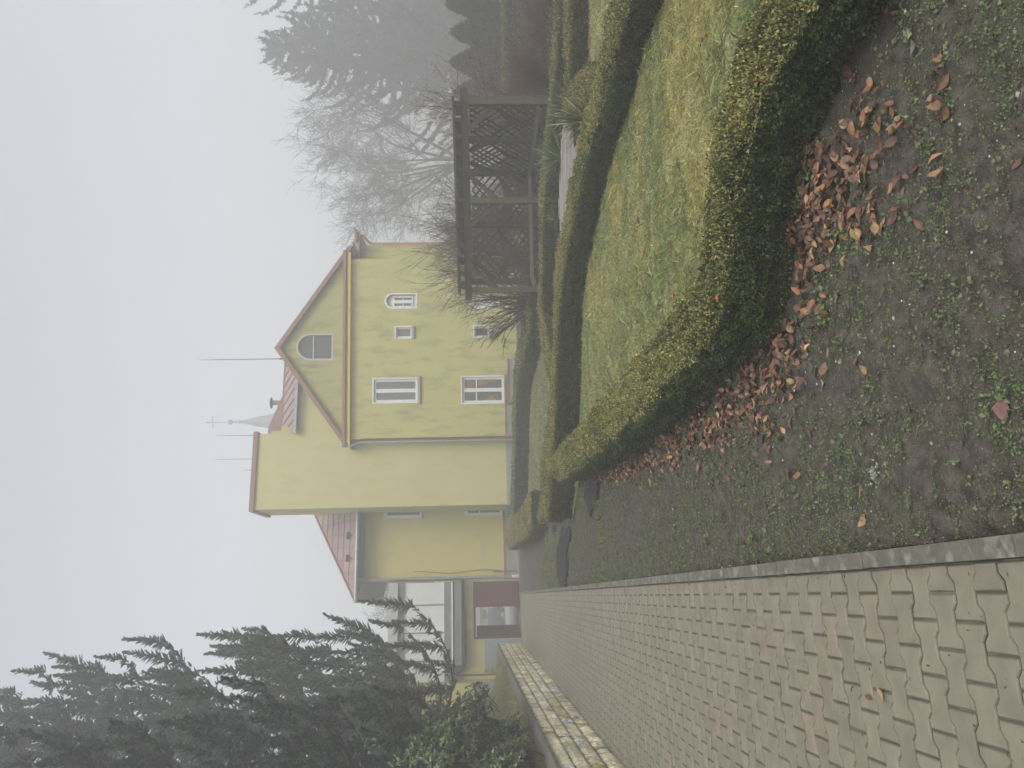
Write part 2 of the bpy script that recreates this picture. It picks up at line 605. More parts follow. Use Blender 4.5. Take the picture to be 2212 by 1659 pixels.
def soil_z(T_, W_, x, y):
    z = (smooth_noise(x, y, 0.6, 1) - 0.5) * 0.05 + (smooth_noise(x, y, 0.13, 2) - 0.5) * 0.034 + (smooth_noise(x, y, 0.06, 3) - 0.5) * 0.024 + (smooth_noise(x, y, 0.03, 4) - 0.5) * 0.018
    z = z + 0.012 - 0.03 * np.exp(-np.maximum(W_ - KERB, 0) / 0.05)
    return z - 0.02


parts = [grid_path(-1.5, 5.0, KERB, 5.2, 0.0125, soil_z, 's', None), grid_path(5.0, 40.0, KERB, 12.0, 0.085, soil_z, 's', None)]
n0 = len(parts[0][0])
o = mesh_np('soil_bed', np.vstack([parts[0][0], parts[1][0]]), [parts[0][1], parts[1][1] + n0], M['soil'], smooth=True)
tag(o, kind='structure', label='dark bare soil bed beside the paved path')


def soil_at(x, y):
    t, w = to_path(x, y)
    return soil_z(t, w, x, y)


# ------------------------------------------------------------------ paved path: interlocking dog-bone stones
def build_pavers():
    row, ln = 0.14, 0.20
    nr = int((T_END + 4.5) / row)
    prof = [(-.1, .0825), (-.064, .0825), (-.036, .0575), (.036, .0575), (.064, .0825), (.1, .0825)]
    outl = np.array(prof + [(a, -h) for a, h in reversed(prof)])
    gap = 0.0055
    # outline shrunk by the joint
    def shrink(d):
        o = outl.copy()
        o[:, 0] -= np.sign(o[:, 0]) * np.where(np.abs(o[:, 0]) > 0.09, d, 0)
        o[:, 1] -= np.sign(o[:, 1]) * d
        return o
    lo, mid, top = shrink(gap * 0.5), shrink(gap * 0.5), shrink(gap * 0.5 + 0.0075)
    st = []
    for i in range(nr):
        off = 0.0 if i % 2 else 0.1
        a = -0.003 + off - 0.1
        while a > -PATH_W - 0.2:
            st.append((i * row - 4.0, a))
            a -= ln
    st = np.array(st)
    n = len(st)
    c = np.array([0.205, 0.189, 0.139]) * np.exp(rng.normal(0, 0.045, (n, 1)))
    pink = rng.random(n) < 0.05
    c[pink] *= np.array([1.06, 1.0, 0.97])
    tilt = rng.normal(0, 0.003, (n, 2))
    dz = rng.normal(0, 0.0012, n)
    Vs, Cs = [], []
    for ol, z, inset in ((top, 0.0, 0.006), (mid, -0.0065, 0.0), (lo, -0.03, 0.0)):
        a = st[:, None, 1] + ol[None, :, 0]
        a = np.clip(a, -PATH_W + 0.006 + inset, -0.004 - inset)
        t = st[:, None, 0] + ol[None, :, 1]
        zz = z + dz[:, None] + tilt[:, :1] * ol[None, :, 0] + tilt[:, 1:] * ol[None, :, 1]
        x, y = PT(t, a)
        Vs.append(np.stack([x, y, zz], -1))
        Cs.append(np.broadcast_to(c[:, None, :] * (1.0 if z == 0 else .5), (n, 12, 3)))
    V = np.stack(Vs, 1)            # n,3,12,3
    C = np.stack(Cs, 1)
    wid = np.ptp(np.clip(st[:, None, 1] + outl[None, :, 0], -PATH_W, 0), axis=1)
    keep = wid > 0.03
    V, C = V[keep], C[keep]
    n = len(V)
    base = (np.arange(n) * 36)[:, None]
    ft = base + np.arange(12)[None, ::-1]
    k = np.arange(12)
    kn = (k + 1) % 12
    side = []
    for r_ in (0, 12):
        side.append(np.stack([base + r_ + k, base + r_ + kn, base + r_ + 12 + kn, base + r_ + 12 + k], -1).reshape(-1, 4))
    o = mesh_np('path', V.reshape(-1, 3), [ft, np.concatenate(side)], M['paver'], cols=C.reshape(-1, 3))
    tag(o, kind='structure', label='path of interlocking beige concrete pavers')
    x, y = PT(np.array([-4.2, -4.2, T_END + .4, T_END + .4]), np.array([-PATH_W, 0, 0, -PATH_W]))
    sand = mesh_np('path_joint_sand', np.stack([x, y, np.full(4, -0.0105)], -1), np.array([[0, 1, 2, 3]]), M['joint'])
    tag(sand, kind='structure', label='sandy joints between the path pavers')


build_pavers()

mb = MB()
t = -4.0
while t < T_END:
    L = 0.995
    jz = random.uniform(-0.004, 0.004)
    p = []
    for (tt, ww, zz) in ((t, 0, -.06), (t, KERB, -.06), (t + L, KERB, -.06), (t + L, 0, -.06), (t, 0.004, .022 + jz), (t, KERB - .006, .026 + jz), (t + L, KERB - .006, .026 - jz), (t + L, 0.004, .022 - jz)):
        x, y = PT(tt, ww + random.uniform(-.002, .002))
        p.append((x, y, zz))
    mb.hexa(p)
    t += 1.0
tag(mb.build('kerb', M['kerb']), kind='structure', label='narrow worn concrete kerb edging the path')


# ------------------------------------------------------------------ dark flower bed behind the parterre
tag(mesh_np('flower_bed', np.array([(1.5, 15.5, .035), (16, 11.0, .035), (24, 24, .035), (16, 33, .035), (4.0, 29.5, .035), (2.0, 22, .035)]), np.array([[0, 1, 2, 3, 4, 5]]), M['mulch']), kind='structure', label='dark planting bed behind the clipped hedges')

# ------------------------------------------------------------------ clipped box hedges
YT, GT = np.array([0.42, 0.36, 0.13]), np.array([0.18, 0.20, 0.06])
GS, GS2 = np.array([0.052, 0.072, 0.026]), np.array([0.085, 0.11, 0.04])


def hedge(center, w, h, leaf, cover, label, yellow=0.7, brown=0.0, group='clipped low box hedges of the parterre'):
    """center: list of (x,y); w, h may be lists along it"""
    c = catmull(center, 0.06)
    for _ in range(14):
        c[1:-1] = .25 * c[:-2] + .5 * c[1:-1] + .25 * c[2:]
    n = len(c)
    s = np.concatenate([[0], np.cumsum(np.linalg.norm(np.diff(c, axis=0), axis=1))])
    u = s / s[-1]
    hh = np.interp(u, np.linspace(0, 1, len(np.atleast_1d(h))), np.atleast_1d(h))
    ww = np.interp(u, np.linspace(0, 1, len(np.atleast_1d(w))), np.atleast_1d(w))
    d = unit(np.gradient(c, axis=0))
    for _ in range(10):
        d[1:-1] = unit(.25 * d[:-2] + .5 * d[1:-1] + .25 * d[2:])
    nr = np.stack([d[:, 1], -d[:, 0]], -1)
    root = empty('box_hedge', (c[n // 2][0], c[n // 2][1], 0), label, 'hedge', group)
    # core
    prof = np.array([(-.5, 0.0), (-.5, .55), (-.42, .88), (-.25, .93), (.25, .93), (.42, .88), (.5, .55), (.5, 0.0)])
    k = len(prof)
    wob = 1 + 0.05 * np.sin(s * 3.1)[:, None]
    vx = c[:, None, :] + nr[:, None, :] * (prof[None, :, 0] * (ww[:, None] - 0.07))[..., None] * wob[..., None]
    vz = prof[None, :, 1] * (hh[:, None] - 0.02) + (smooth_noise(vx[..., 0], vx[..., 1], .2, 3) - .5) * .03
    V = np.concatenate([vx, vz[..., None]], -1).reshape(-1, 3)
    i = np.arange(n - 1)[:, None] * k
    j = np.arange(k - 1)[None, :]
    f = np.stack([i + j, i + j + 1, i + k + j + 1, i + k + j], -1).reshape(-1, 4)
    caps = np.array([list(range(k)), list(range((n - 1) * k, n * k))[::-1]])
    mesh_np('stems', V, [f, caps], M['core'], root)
    # leaves over the skin
    per = float(np.mean(ww) + 2 * np.mean(hh))
    area = s[-1] * per
    cnt = int(area * cover / (leaf * leaf * 0.42))
    turn = np.linalg.norm(np.gradient(d, axis=0), axis=1) / (np.gradient(s) + 1e-6)
    dens_ = np.cumsum(np.gradient(s) * (1 + np.clip(turn, 0, 3) * .35))
    dens_ = (dens_ - dens_[0]) / (dens_[-1] - dens_[0])
    ii = np.interp(rng.random(cnt), dens_, np.arange(n))
    i0 = np.clip(ii.astype(int), 0, n - 2)
    fr = (ii - i0)[:, None]
    cc = c[i0] * (1 - fr) + c[i0 + 1] * fr
    nn = unit(nr[i0] * (1 - fr) + nr[i0 + 1] * fr)
    H = hh[i0] * (1 - fr[:, 0]) + hh[i0 + 1] * fr[:, 0]
    W_ = ww[i0] * (1 - fr[:, 0]) + ww[i0 + 1] * fr[:, 0]
    q = rng.random(cnt) * (2 * H + W_)
    left, right = q < H, q > H + W_
    a = np.where(left, -W_ / 2, np.where(right, W_ / 2, q - H - W_ / 2))
    z = np.where(left, q, np.where(right, 2 * H + W_ - q, H))
    # round the shoulders
    e = np.clip((np.abs(a) / (W_ / 2) - 0.72) / 0.28, 0, 1)
    z = z - np.where(~(left | right), e ** 2 * 0.05 * H / .45, 0)
    eside = np.clip((z / H - 0.8) / 0.2, 0, 1)
    a = a * (1 - np.where(left | right, eside ** 2 * 0.09, 0))
    # uneven skin with tufts and hollows
    lump = (smooth_noise(s[i0] + a * 2 + 7, z * 3 + a * 3, 0.13, 5) - .45) * 0.095 + (smooth_noise(s[i0] + a, z + a, 0.42, 9) - .5) * 0.075
    dep = lump + rng.normal(0, 0.014, cnt)
    sgn = np.where(left, -1, np.where(right, 1, 0))
    a = a + sgn * dep
    z = z + np.where(sgn == 0, dep, 0)
    z = np.maximum(z, 0.01 + 0.05 * rng.random(cnt))
    thin = (z < 0.13 * rng.random(cnt) * H / .45 * 1.3)
    # end caps: push some leaves past the ends
    ends = np.minimum(u[i0], 1 - u[i0]) * s[-1]
    along = np.where(ends < 0.1, rng.normal(0, 0.05, cnt), 0)
    P = np.concatenate([cc + nn * a[:, None] + d[i0] * along[:, None], z[:, None]], 1)
    N = np.concatenate([nn * sgn[:, None], np.where(sgn == 0, 1.0, 0.35)[:, None]], 1)
    P, N, sg = P[~thin], N[~thin], sgn[~thin]
    zz, HH, ss = z[~thin], H[~thin], s[i0][~thin]
    m = len(P)
    sz = leaf * np.exp(rng.normal(0, 0.2, m))
    v, f = leaf_quads(P, N, sz, sz * 0.62, 0.75)
    # light on the clipped top painted in as yellow, mixed with frost-bronzed tips
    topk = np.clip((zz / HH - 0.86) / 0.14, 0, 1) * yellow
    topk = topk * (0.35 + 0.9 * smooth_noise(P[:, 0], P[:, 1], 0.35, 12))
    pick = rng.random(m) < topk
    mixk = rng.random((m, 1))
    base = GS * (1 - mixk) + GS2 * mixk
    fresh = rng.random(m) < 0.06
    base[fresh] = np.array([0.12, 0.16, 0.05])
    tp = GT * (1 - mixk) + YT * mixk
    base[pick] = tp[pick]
    if brown:
        bp = (rng.random(m) < brown)
        base[bp] = np.array([0.19, 0.14, 0.065])
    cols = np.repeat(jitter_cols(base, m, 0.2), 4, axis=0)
    # bare stem ends poking out
    tb = Tubes()
    for _ in range(int(s[-1] * 9)):
        k_ = rng.integers(0, n)
        sd = rng.choice([-1, 1])
        b_ = np.array([c[k_][0], c[k_][1], hh[k_] * rng.uniform(.05, .6)]) + np.append(nr[k_] * sd * ww[k_] * .42, 0)
        dr = np.append(nr[k_] * sd, 0) * rng.uniform(.05, .14) + np.append(d[k_] * rng.normal(0, .06), rng.uniform(-.01, .12))
        tb.add([b_, b_ + dr * .6, b_ + dr * 1.1 + np.array([0, 0, .02])], [.0022, .0018, .001], 3)
    tv, tf = np.concatenate(tb.v), np.concatenate(tb.f)
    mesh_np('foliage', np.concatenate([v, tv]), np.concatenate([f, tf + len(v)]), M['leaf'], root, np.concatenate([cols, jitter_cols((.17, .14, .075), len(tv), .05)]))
    return c, nr


def off_line(pts, d):
    """shift a ground polyline sideways (positive = to the right of its direction)"""
    p = np.array([q[:2] for q in pts])
    t = unit(np.gradient(p, axis=0))
    return p + np.stack([t[:, 1], -t[:, 0]], -1) * d


A_front = [G(x, y) for x, y in [(1262, 1032), (1330, 1000), (1400, 960), (1480, 902), (1560, 832), (1638, 762), (1700, 702), (1724, 638), (1724, 545), (1730, 430), (1756, 330), (1798, 225), (1855, 130), (1940, 15), (2010, -80)]]
A_c = off_line(A_front, -0.21)
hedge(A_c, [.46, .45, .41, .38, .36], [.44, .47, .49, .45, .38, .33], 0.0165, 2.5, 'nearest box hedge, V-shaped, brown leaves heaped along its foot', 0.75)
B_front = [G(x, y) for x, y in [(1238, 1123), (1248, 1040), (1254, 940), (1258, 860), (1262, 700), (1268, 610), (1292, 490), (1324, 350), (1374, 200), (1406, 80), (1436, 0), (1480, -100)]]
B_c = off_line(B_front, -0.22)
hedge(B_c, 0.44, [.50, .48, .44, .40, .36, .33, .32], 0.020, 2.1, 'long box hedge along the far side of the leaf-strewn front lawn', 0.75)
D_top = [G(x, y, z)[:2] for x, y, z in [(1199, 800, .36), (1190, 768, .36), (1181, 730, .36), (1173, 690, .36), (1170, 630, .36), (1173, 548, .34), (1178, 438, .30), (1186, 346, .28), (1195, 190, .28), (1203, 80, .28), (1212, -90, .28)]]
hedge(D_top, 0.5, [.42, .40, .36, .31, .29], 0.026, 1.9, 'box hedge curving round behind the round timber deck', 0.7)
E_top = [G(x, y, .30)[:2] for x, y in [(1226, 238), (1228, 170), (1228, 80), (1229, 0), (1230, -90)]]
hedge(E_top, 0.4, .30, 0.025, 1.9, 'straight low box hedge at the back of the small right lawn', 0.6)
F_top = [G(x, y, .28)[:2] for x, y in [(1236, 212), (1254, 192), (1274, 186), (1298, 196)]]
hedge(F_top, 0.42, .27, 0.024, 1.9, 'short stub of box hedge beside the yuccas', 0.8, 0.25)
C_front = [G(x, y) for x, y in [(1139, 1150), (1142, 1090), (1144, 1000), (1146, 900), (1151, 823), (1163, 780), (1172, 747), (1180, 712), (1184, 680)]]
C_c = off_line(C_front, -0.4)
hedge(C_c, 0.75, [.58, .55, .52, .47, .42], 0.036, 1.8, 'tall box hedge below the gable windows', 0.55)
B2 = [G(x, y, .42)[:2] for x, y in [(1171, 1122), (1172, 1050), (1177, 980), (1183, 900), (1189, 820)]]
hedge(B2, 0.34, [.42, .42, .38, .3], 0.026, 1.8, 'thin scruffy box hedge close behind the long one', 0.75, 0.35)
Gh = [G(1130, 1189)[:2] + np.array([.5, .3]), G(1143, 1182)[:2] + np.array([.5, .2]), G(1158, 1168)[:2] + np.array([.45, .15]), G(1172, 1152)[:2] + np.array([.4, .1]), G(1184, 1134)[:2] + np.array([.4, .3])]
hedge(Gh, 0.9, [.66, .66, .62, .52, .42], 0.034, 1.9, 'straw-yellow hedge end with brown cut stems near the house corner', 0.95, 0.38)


# ------------------------------------------------------------------ lawns
def lawn(poly, name_label, dens, hgt, cols, grass_label, z0=0.018):
    poly = np.array([p[:2] for p in poly])
    n = len(poly)
    tri = tessellate_polygon([[Vector((p[0], p[1], 0)) for p in poly]])
    # a lightly subdivided sheet
    V = np.concatenate([poly, np.full((n, 1), z0)], 1)
    tag(mesh_np('lawn', V, np.array([list(t) for t in tri]), M['turf']), kind='structure', label=name_label)
    mn, mx = poly.min(0), poly.max(0)
    cnt = int(np.prod(mx - mn) * dens)
    x, y = rng.uniform(mn[0], mx[0], cnt), rng.uniform(mn[1], mx[1], cnt)
    k = in_poly(x, y, poly)
    x, y = x[k], y[k]
    m = len(x)
    patch = smooth_noise(x, y, 0.7, 21)
    fine = smooth_noise(x, y, 0.16, 22)
    keep = rng.random(m) < 0.45 + 0.75 * fine
    x, y, patch, fine = x[keep], y[keep], patch[keep], fine[keep]
    m = len(x)
    hh = hgt * .5 * (0.5 + fine) * np.exp(rng.normal(0, 0.25, m))
    a = rng.uniform(0, 2 * math.pi, m)
    lean = hh * np.abs(rng.normal(2.1, 0.8, m))
    tall = rng.random(m) < .012
    hh = np.where(tall, hh * 2.6, hh)
    wd = 0.0042 + 0.0005 * np.hypot(x, y)
    P = np.stack([x, y, np.full(m, z0 - .004)], 1)
    b = np.stack([-np.sin(a), np.cos(a), np.zeros(m)], 1) * (wd * .5)[:, None]
    ln = np.stack([np.cos(a) * lean, np.sin(a) * lean, hh], 1)
    md = P + ln * np.array([.45, .45, .62])
    v = np.stack([P - b, P + b, md + b * .8, P + ln, md - b * .8], 1).reshape(-1, 3)
    f = np.arange(m * 5).reshape(m, 5)
    c1, c2, c3 = map(np.array, cols)
    r_ = np.clip(patch[:, None] * 2.0 - .5 + rng.normal(0, .18, (m, 1)), 0, 1)
    base = c1 * (1 - r_) + c2 * r_
    dry = rng.random(m) < 0.13
    base[dry] = c3
    mesh = mesh_np('grass', v, f, M['blade'], None, np.repeat(jitter_cols(base, m, .3), 5, axis=0))
    tag(mesh, grass_label, 'grass', kind='stuff')


gc = ((0.42, 0.395, 0.155), (0.26, 0.31, 0.125), (0.48, 0.43, 0.24))
a_in = off_line(A_front, -0.30)
poly1 = list(a_in[:]) + list(off_line(B_front, 0.03))[::-1]
lawn(poly1, 'front lawn inside the nearest hedge', 6500, 0.045, gc, 'short tufted winter grass of the front lawn with brown leaves in it')
gc2 = ((0.27, 0.28, 0.14), (0.22, 0.25, 0.13), (0.38, 0.34, 0.18))
poly2 = list(off_line(C_front, .1)) + [G(1199, 830)[:2], G(1206, 900)[:2], G(1206, 1000)[:2], G(1196, 1110)[:2]]
lawn(poly2, 'narrow lawn below the gable hedge', 1500, 0.05, gc2, 'greyish grass on the narrow lawn below the gable')
poly3 = [G(1268, 215)[:2], G(1262, 100)[:2], G(1262, 0)[:2], G(1262, -90)[:2], G(1440, -100)[:2], G(1392, 0)[:2], G(1360, 70)[:2], G(1320, 190)[:2]]
lawn(poly3, 'small lawn at the right behind the long hedge', 2500, 0.045, ((0.38, 0.35, 0.16), (0.28, 0.29, 0.13), (0.5, 0.44, 0.24)), 'dry short grass on the small right lawn')

# ------------------------------------------------------------------ low split-stone wall on the left and the bank above it
WL = -PATH_W
WT0, WT1 = 1.0, T_END - 0.3


def wall_h(t):
    return 0.80 + 0.30 * np.clip((np.asarray(t, float) - 8.0) / 26.0, -0.4, 1)


def build_wall():
    root_xy = PT(14.0, WL)
    root = empty('retaining_wall', (float(root_xy[0]), float(root_xy[1]), 0), 'low cream split-stone retaining wall with grey coping along the path', 'wall')
    Vs, Fs, Cs, nb = [], [], [], 0
    gx_, gz_ = 7, 5
    for course in range(4):
        t = WT0 - rng.uniform(0, .3)
        while t < WT1:
            L = rng.choice([0.22, 0.30, 0.38, 0.44])
            L = min(L, WT1 - t + .02)
            if L < .08:
                break
            h0 = (wall_h(t + L / 2) - .02) / 4
            z0, z1 = course * h0 - 0.02 * (course == 0), (course + 1) * h0 - 0.012
            a, b = np.meshgrid(np.linspace(0, 1, gx_), np.linspace(0, 1, gz_), indexing='ij')
            edge = (np.minimum(np.minimum(a, 1 - a) * L, np.minimum(b, 1 - b) * (z1 - z0)) < 0.004)
            tt = t + 0.006 + a * (L - 0.012)
            zz = z0 + b * (z1 - z0)
            bulge = rng.uniform(.012, .03) * (1 - (2 * a - 1) ** 4) * (1 - (2 * b - 1) ** 4) + rng.normal(0, .006, a.shape)
            ww = WL + np.where(edge, -.004, bulge) + rng.normal(0, .004)
            x, y = PT(tt, ww)
            Vs.append(np.stack([x, y, zz], -1).reshape(-1, 3))
            # returns into the joint
            idx = np.arange(gx_ * gz_).reshape(gx_, gz_) + nb
            Fs.append(np.stack([idx[:-1, :-1], idx[1:, :-1], idx[1:, 1:], idx[:-1, 1:]], -1).reshape(-1, 4))
            nb += gx_ * gz_
            c = np.array([0.62, 0.56, 0.40]) * math.exp(rng.normal(0, .12))
            q = rng.random()
            if q < .18:
                c = np.array([0.50, 0.49, 0.44]) * math.exp(rng.normal(0, .1))
            elif q < .32:
                c = np.array([0.42, 0.35, 0.19])
            # moss and splash dirt of its own: strongest in the lowest course
            m = np.clip(smooth_noise(tt, zz, .12, 5) * 1.5 - .45, 0, 1) * (0.85 if course == 0 else 0.62 if course == 1 else .3)
            cc = c[None, None, :] * (1 - m[..., None]) + np.array([0.13, 0.125, 0.075]) * m[..., None]
            Cs.append(cc.reshape(-1, 3))
            t += L
    mesh_np('stone_facing', np.concatenate(Vs), np.concatenate(Fs), M['block'], root, np.concatenate(Cs), smooth=False)
    core, cop = MB(), MB()
    t = WT0
    while t < WT1:
        L = min(1.0, WT1 - t)
        hA, hB = float(wall_h(t)), float(wall_h(t + L))
        def q(tt, ww, z):
            x, y = PT(tt, ww)
            return (x, y, z)
        core.hexa([q(t, WL - .24, -.1), q(t, WL - .012, -.1), q(t + L, WL - .012, -.1), q(t + L, WL - .24, -.1), q(t, WL - .24, hA - .025), q(t, WL - .012, hA - .025), q(t + L, WL - .012, hB - .025), q(t + L, WL - .24, hB - .025)])
        g = .004
        j = random.uniform(-.003, .003)
        cop.hexa([q(t + g, WL - .27, hA - .02 + j), q(t + g, WL + .045, hA - .02 + j), q(t + L - g, WL + .045, hB - .02 + j), q(t + L - g, WL - .27, hB - .02 + j), q(t + g, WL - .27, hA + .032 + j), q(t + g, WL + .04, hA + .03 + j), q(t + L - g, WL + .04, hB + .03 + j), q(t + L - g, WL - .27, hB + .032 + j)])
        t += L
    core.build('mortar', M['joint'], root)
    cop.build('coping', M['coping'], root)


build_wall()


def bank_z(t, d):
    """height of the bank, d metres behind the wall"""
    s = np.clip((d - 0.9) / 3.2, 0, 1)
    return wall_h(t) - 0.05 + (s * s * (3 - 2 * s)) * (0.75 + 0.6 * np.clip((t - 12) / 16, 0, 1))


tt, dd = np.meshgrid(np.arange(-2, 52, .3), np.concatenate([np.arange(0.22, 6, .2), np.arange(6, 24, 1.5)]), indexing='ij')
x, y = PT(tt, WL - dd)
z = bank_z(tt, dd) + (smooth_noise(x, y, .5, 8) - .5) * .08 * np.clip(dd - .3, 0, 1)
V = np.stack([x, y, z], -1).reshape(-1, 3)
idx = np.arange(len(V)).reshape(tt.shape)
Fq = np.stack([idx[:-1, :-1], idx[1:, :-1], idx[1:, 1:], idx[:-1, 1:]], -1).reshape(-1, 4)
tag(mesh_np('bank', V, Fq, M['mulch'], smooth=True), kind='structure', label='dark planted bank above the low stone wall')

# rough grass on the bank
cnt = 125000
t = rng.uniform(9, 34, cnt)
d = 0.3 + 2.6 * rng.random(cnt) ** 1.1
x, y = PT(t, WL - d)
k = smooth_noise(x, y, .5, 31) + .25 * rng.random(cnt) > .33 + np.clip((d - 1.4) / 2.0, 0, .6)
t, d, x, y = t[k], d[k], x[k], y[k]
m = len(t)
z = bank_z(t, d) + (smooth_noise(x, y, .5, 8) - .5) * .08 * np.clip(d - .3, 0, 1) - .015
hh = .10 * np.exp(rng.normal(0, .35, m))
a = rng.uniform(0, 6.28, m)
ln = np.stack([np.cos(a) * hh * .6, np.sin(a) * hh * .6, hh], 1)
b = np.stack([-np.sin(a), np.cos(a), np.zeros(m)], 1) * .006
P = np.stack([x, y, z], 1)
v = np.stack([P - b, P + b, P + ln], 1).reshape(-1, 3)
base = np.where(rng.random((m, 1)) < .3, np.array([[.36, .32, .15]]), np.array([[.20, .22, .08]]))
tag(mesh_np('grass', v, np.arange(m * 3).reshape(m, 3), M['blade'], None, np.repeat(jitter_cols(base, m, .2), 3, axis=0)), 'long mossy grass on the bank above the stone wall', 'grass', kind='stuff')

# ------------------------------------------------------------------ the yellow house
def z1(x, y):
    return (900 + x / 1.6592) / 1.8228, (850 + y / 1.6592) / 1.8228


def z2(x, y):
    return (900 + x / 1.6592) / 1.8228, (1650 + y / 1.6592) / 1.8228


def z5(x, y):
    return (1650 + x / 3.3183) / 1.8228, (2200 + y / 3.3183) / 1.8228


def z7(x, y):
    return (750 + x / 3.017) / 1.8228, (1350 + y / 3.017) / 1.8228


def avg(W, pts):
    q = [W.uv(*p) for p in pts]
    return np.mean([a[0] for a in q]), np.mean([a[1] for a in q])


HX, HY = -1.0, 36.0
house = empty('yellow_house', (HX, HY, 0), 'yellow rendered two-storey house with a steep gable and a taller block beside it', 'house')


def wall_face(W, outer, holes, depth, name, material, parent, thick=0.4):
    """front face with openings, their reveals, and the outer thickness"""
    polys = [[Vector((s, h, 0)) for s, h in outer]] + [[Vector((s, h, 0)) for s, h in hl] for hl in holes]
    tri = tessellate_polygon(polys)
    flat = [p for pl in polys for p in pl]
    mb = MB()
    mb.add([W.w(p.x, 0, p.y) for p in flat], [tuple(t) for t in tri])
    for hl in holes:
        n = len(hl)
        mb.add([W.w(s, 0, h) for s, h in hl] + [W.w(s, depth, h) for s, h in hl], [(i, (i + 1) % n, (i + 1) % n + n, i + n) for i in range(n)])
    n = len(outer)
    mb.add([W.w(s, 0, h) for s, h in outer] + [W.w(s, thick, h) for s, h in outer], [(i, (i + 1) % n, (i + 1) % n + n, i + n) for i in range(n)])
    return mb.build(name, material, parent)


def rect(s0, s1, h0, h1):
    return [(s0, h0), (s1, h0), (s1, h1), (s0, h1)]


def arch(s0, s1, h0, h1, k=10, seg=False):
    """rectangle with a round head; the same number of points whatever its size"""
    r = (s1 - s0) / 2
    hs = h1 - r
    c = (s0 + s1) / 2
    return [(s0, h0), (s1, h0)] + [(c + r * math.cos(a), hs + r * math.sin(a)) for a in np.linspace(0, math.pi, k)]


def grow(loop, d):
    s = [p[0] for p in loop]
    h = [p[1] for p in loop]
    cs, ch = (min(s) + max(s)) / 2, (min(h) + max(h)) / 2
    fs, fh = 1 + 2 * d / (max(s) - min(s)), 1 + 2 * d / (max(h) - min(h))
    return [(cs + (a - cs) * fs, ch + (b - ch) * fh) for a, b in loop]


def window(W, loop, depth, parent, surround=.06, frame=.06, mull=(), trans=(), glass='glass', sill=None, label=None, sill_mat='greysill', sash=0.0):
    """window part > surround, sill, pane sub-parts; loop is the wall opening"""
    s = [p[0] for p in loop]
    h = [p[1] for p in loop]
    s0, s1, h0, h1 = min(s), max(s), min(h), max(h)
    mb = MB()
    inner = grow(loop, -frame)
    mb.ring(loop, inner, depth - .06, depth + .03, W)
    if surround:
        mb.ring(grow(loop, surround), loop, -.018, .02, W)
    for f_, wd in mull:
        c = s0 + (s1 - s0) * f_
        mb.box(c - wd / 2, c + wd / 2, depth - .063, depth + .02, h0 + frame, h1 - frame * .9, W)
    for f_, wd in trans:
        c = h0 + (h1 - h0) * f_
        mb.box(s0 + frame, s1 - frame, depth - .056, depth + .02, c - wd / 2, c + wd / 2, W)
    fr = mb.build('window', M['white'], parent)
    if label:
        fr['label'] = label
    pb = MB()
    n = len(inner)
    tri = tessellate_polygon([[Vector((a, b, 0)) for a, b in grow(inner, .01)]])
    pb.add([W.w(a, depth, b) for a, b in grow(inner, .01)], [tuple(t) for t in tri])
    pb.build('pane', M[glass], fr)
    if sill:
        sb = MB()
        sb.box(s0 - sill[0], s1 + sill[0], -.10, depth - .062, h0 - sill[1] - .001, h0 - .001, W)
        sb.build('sill', M[sill_mat], fr)
    return fr


# ---- gable block
GW = Wall(*z1(1300, 1452), 34.3, 7.0)
sL = 0.0
sR = avg(GW, [z1(1000, 281), z1(1250, 279)])[0]
hc = avg(GW, [z1(802, 300), z1(797, 1400)])[1]         # underside of the cornice
sA, hA = GW.uv(*z1(300, 862), -.25)
print('gable', sR, hc, sA, hA)


def loop_from(W, a, b, c, d, arched=False):
    """opening from zoomed corners: a,b = top/bottom x, c,d = right/left y (photo on its side)"""
    s1_, h1_ = W.uv(*z1(a, (c + d) / 2))
    _, h0_ = W.uv(*z1(b, (c + d) / 2))
    sr, _ = W.uv(*z1((a + b) / 2, c))
    sl, _ = W.uv(*z1((a + b) / 2, d))
    return arch(sl, sr, h0_, h1_) if arched else rect(sl, sr, h0_, h1_)


attic = loop_from(GW, 454, 674, 779, 935, True)
niche_hi = loop_from(GW, 1030, 1224, 514, 597, True)
niche_lo = loop_from(GW, 1600, 1764, 548, 596, True)
small_hi = loop_from(GW, 1094, 1196, 728, 794)
small_lo = loop_from(GW, 1606, 1702, 722, 790)
big_hi = loop_from(GW, 948, 1236, 1066, 1216)
big_lo = loop_from(GW, 1526, 1800, 1052, 1220)
hbase = -0.3
eL = GW.uv(*z1(752, 1490), -.25)
eR = GW.uv(*z1(772, 215), -.25)
slope_l = (hA - eL[1]) / (sA - eL[0])
slope_r = (hA - eR[1]) / (eR[0] - sA)
hl0 = hA - .16 - slope_l * (sA - sL)
hr0 = hA - .16 - slope_r * (sR - sA)
outer = [(sL, hbase), (sR, hbase), (sR, hr0), (sA, hA - .16), (sL, hl0)]
DEPTH_G = 9.0
wall_face(GW, outer, [attic, niche_hi, niche_lo, small_hi, small_lo, big_hi, big_lo], .16, 'gable_wall', M['yellow'], house, .3)
mb = MB()
for s, flip in ((sL, 1), (sR, 0)):
    hh_ = hl0 if s == sL else hr0
    mb = MB()
    mb.add([GW.w(s, 0.3, hbase), GW.w(s, DEPTH_G, hbase), GW.w(s, DEPTH_G, hh_), GW.w(s, 0.3, hh_)], [(0, 1, 2, 3)])
    mb.build('side_wall', M['yellow'], house)
window(GW, attic, .14, house, .07, .03, trans=((.56, .05),), glass='glass_dark', label='round-headed attic window with a dark lower pane').data.materials[0] = M['dull']
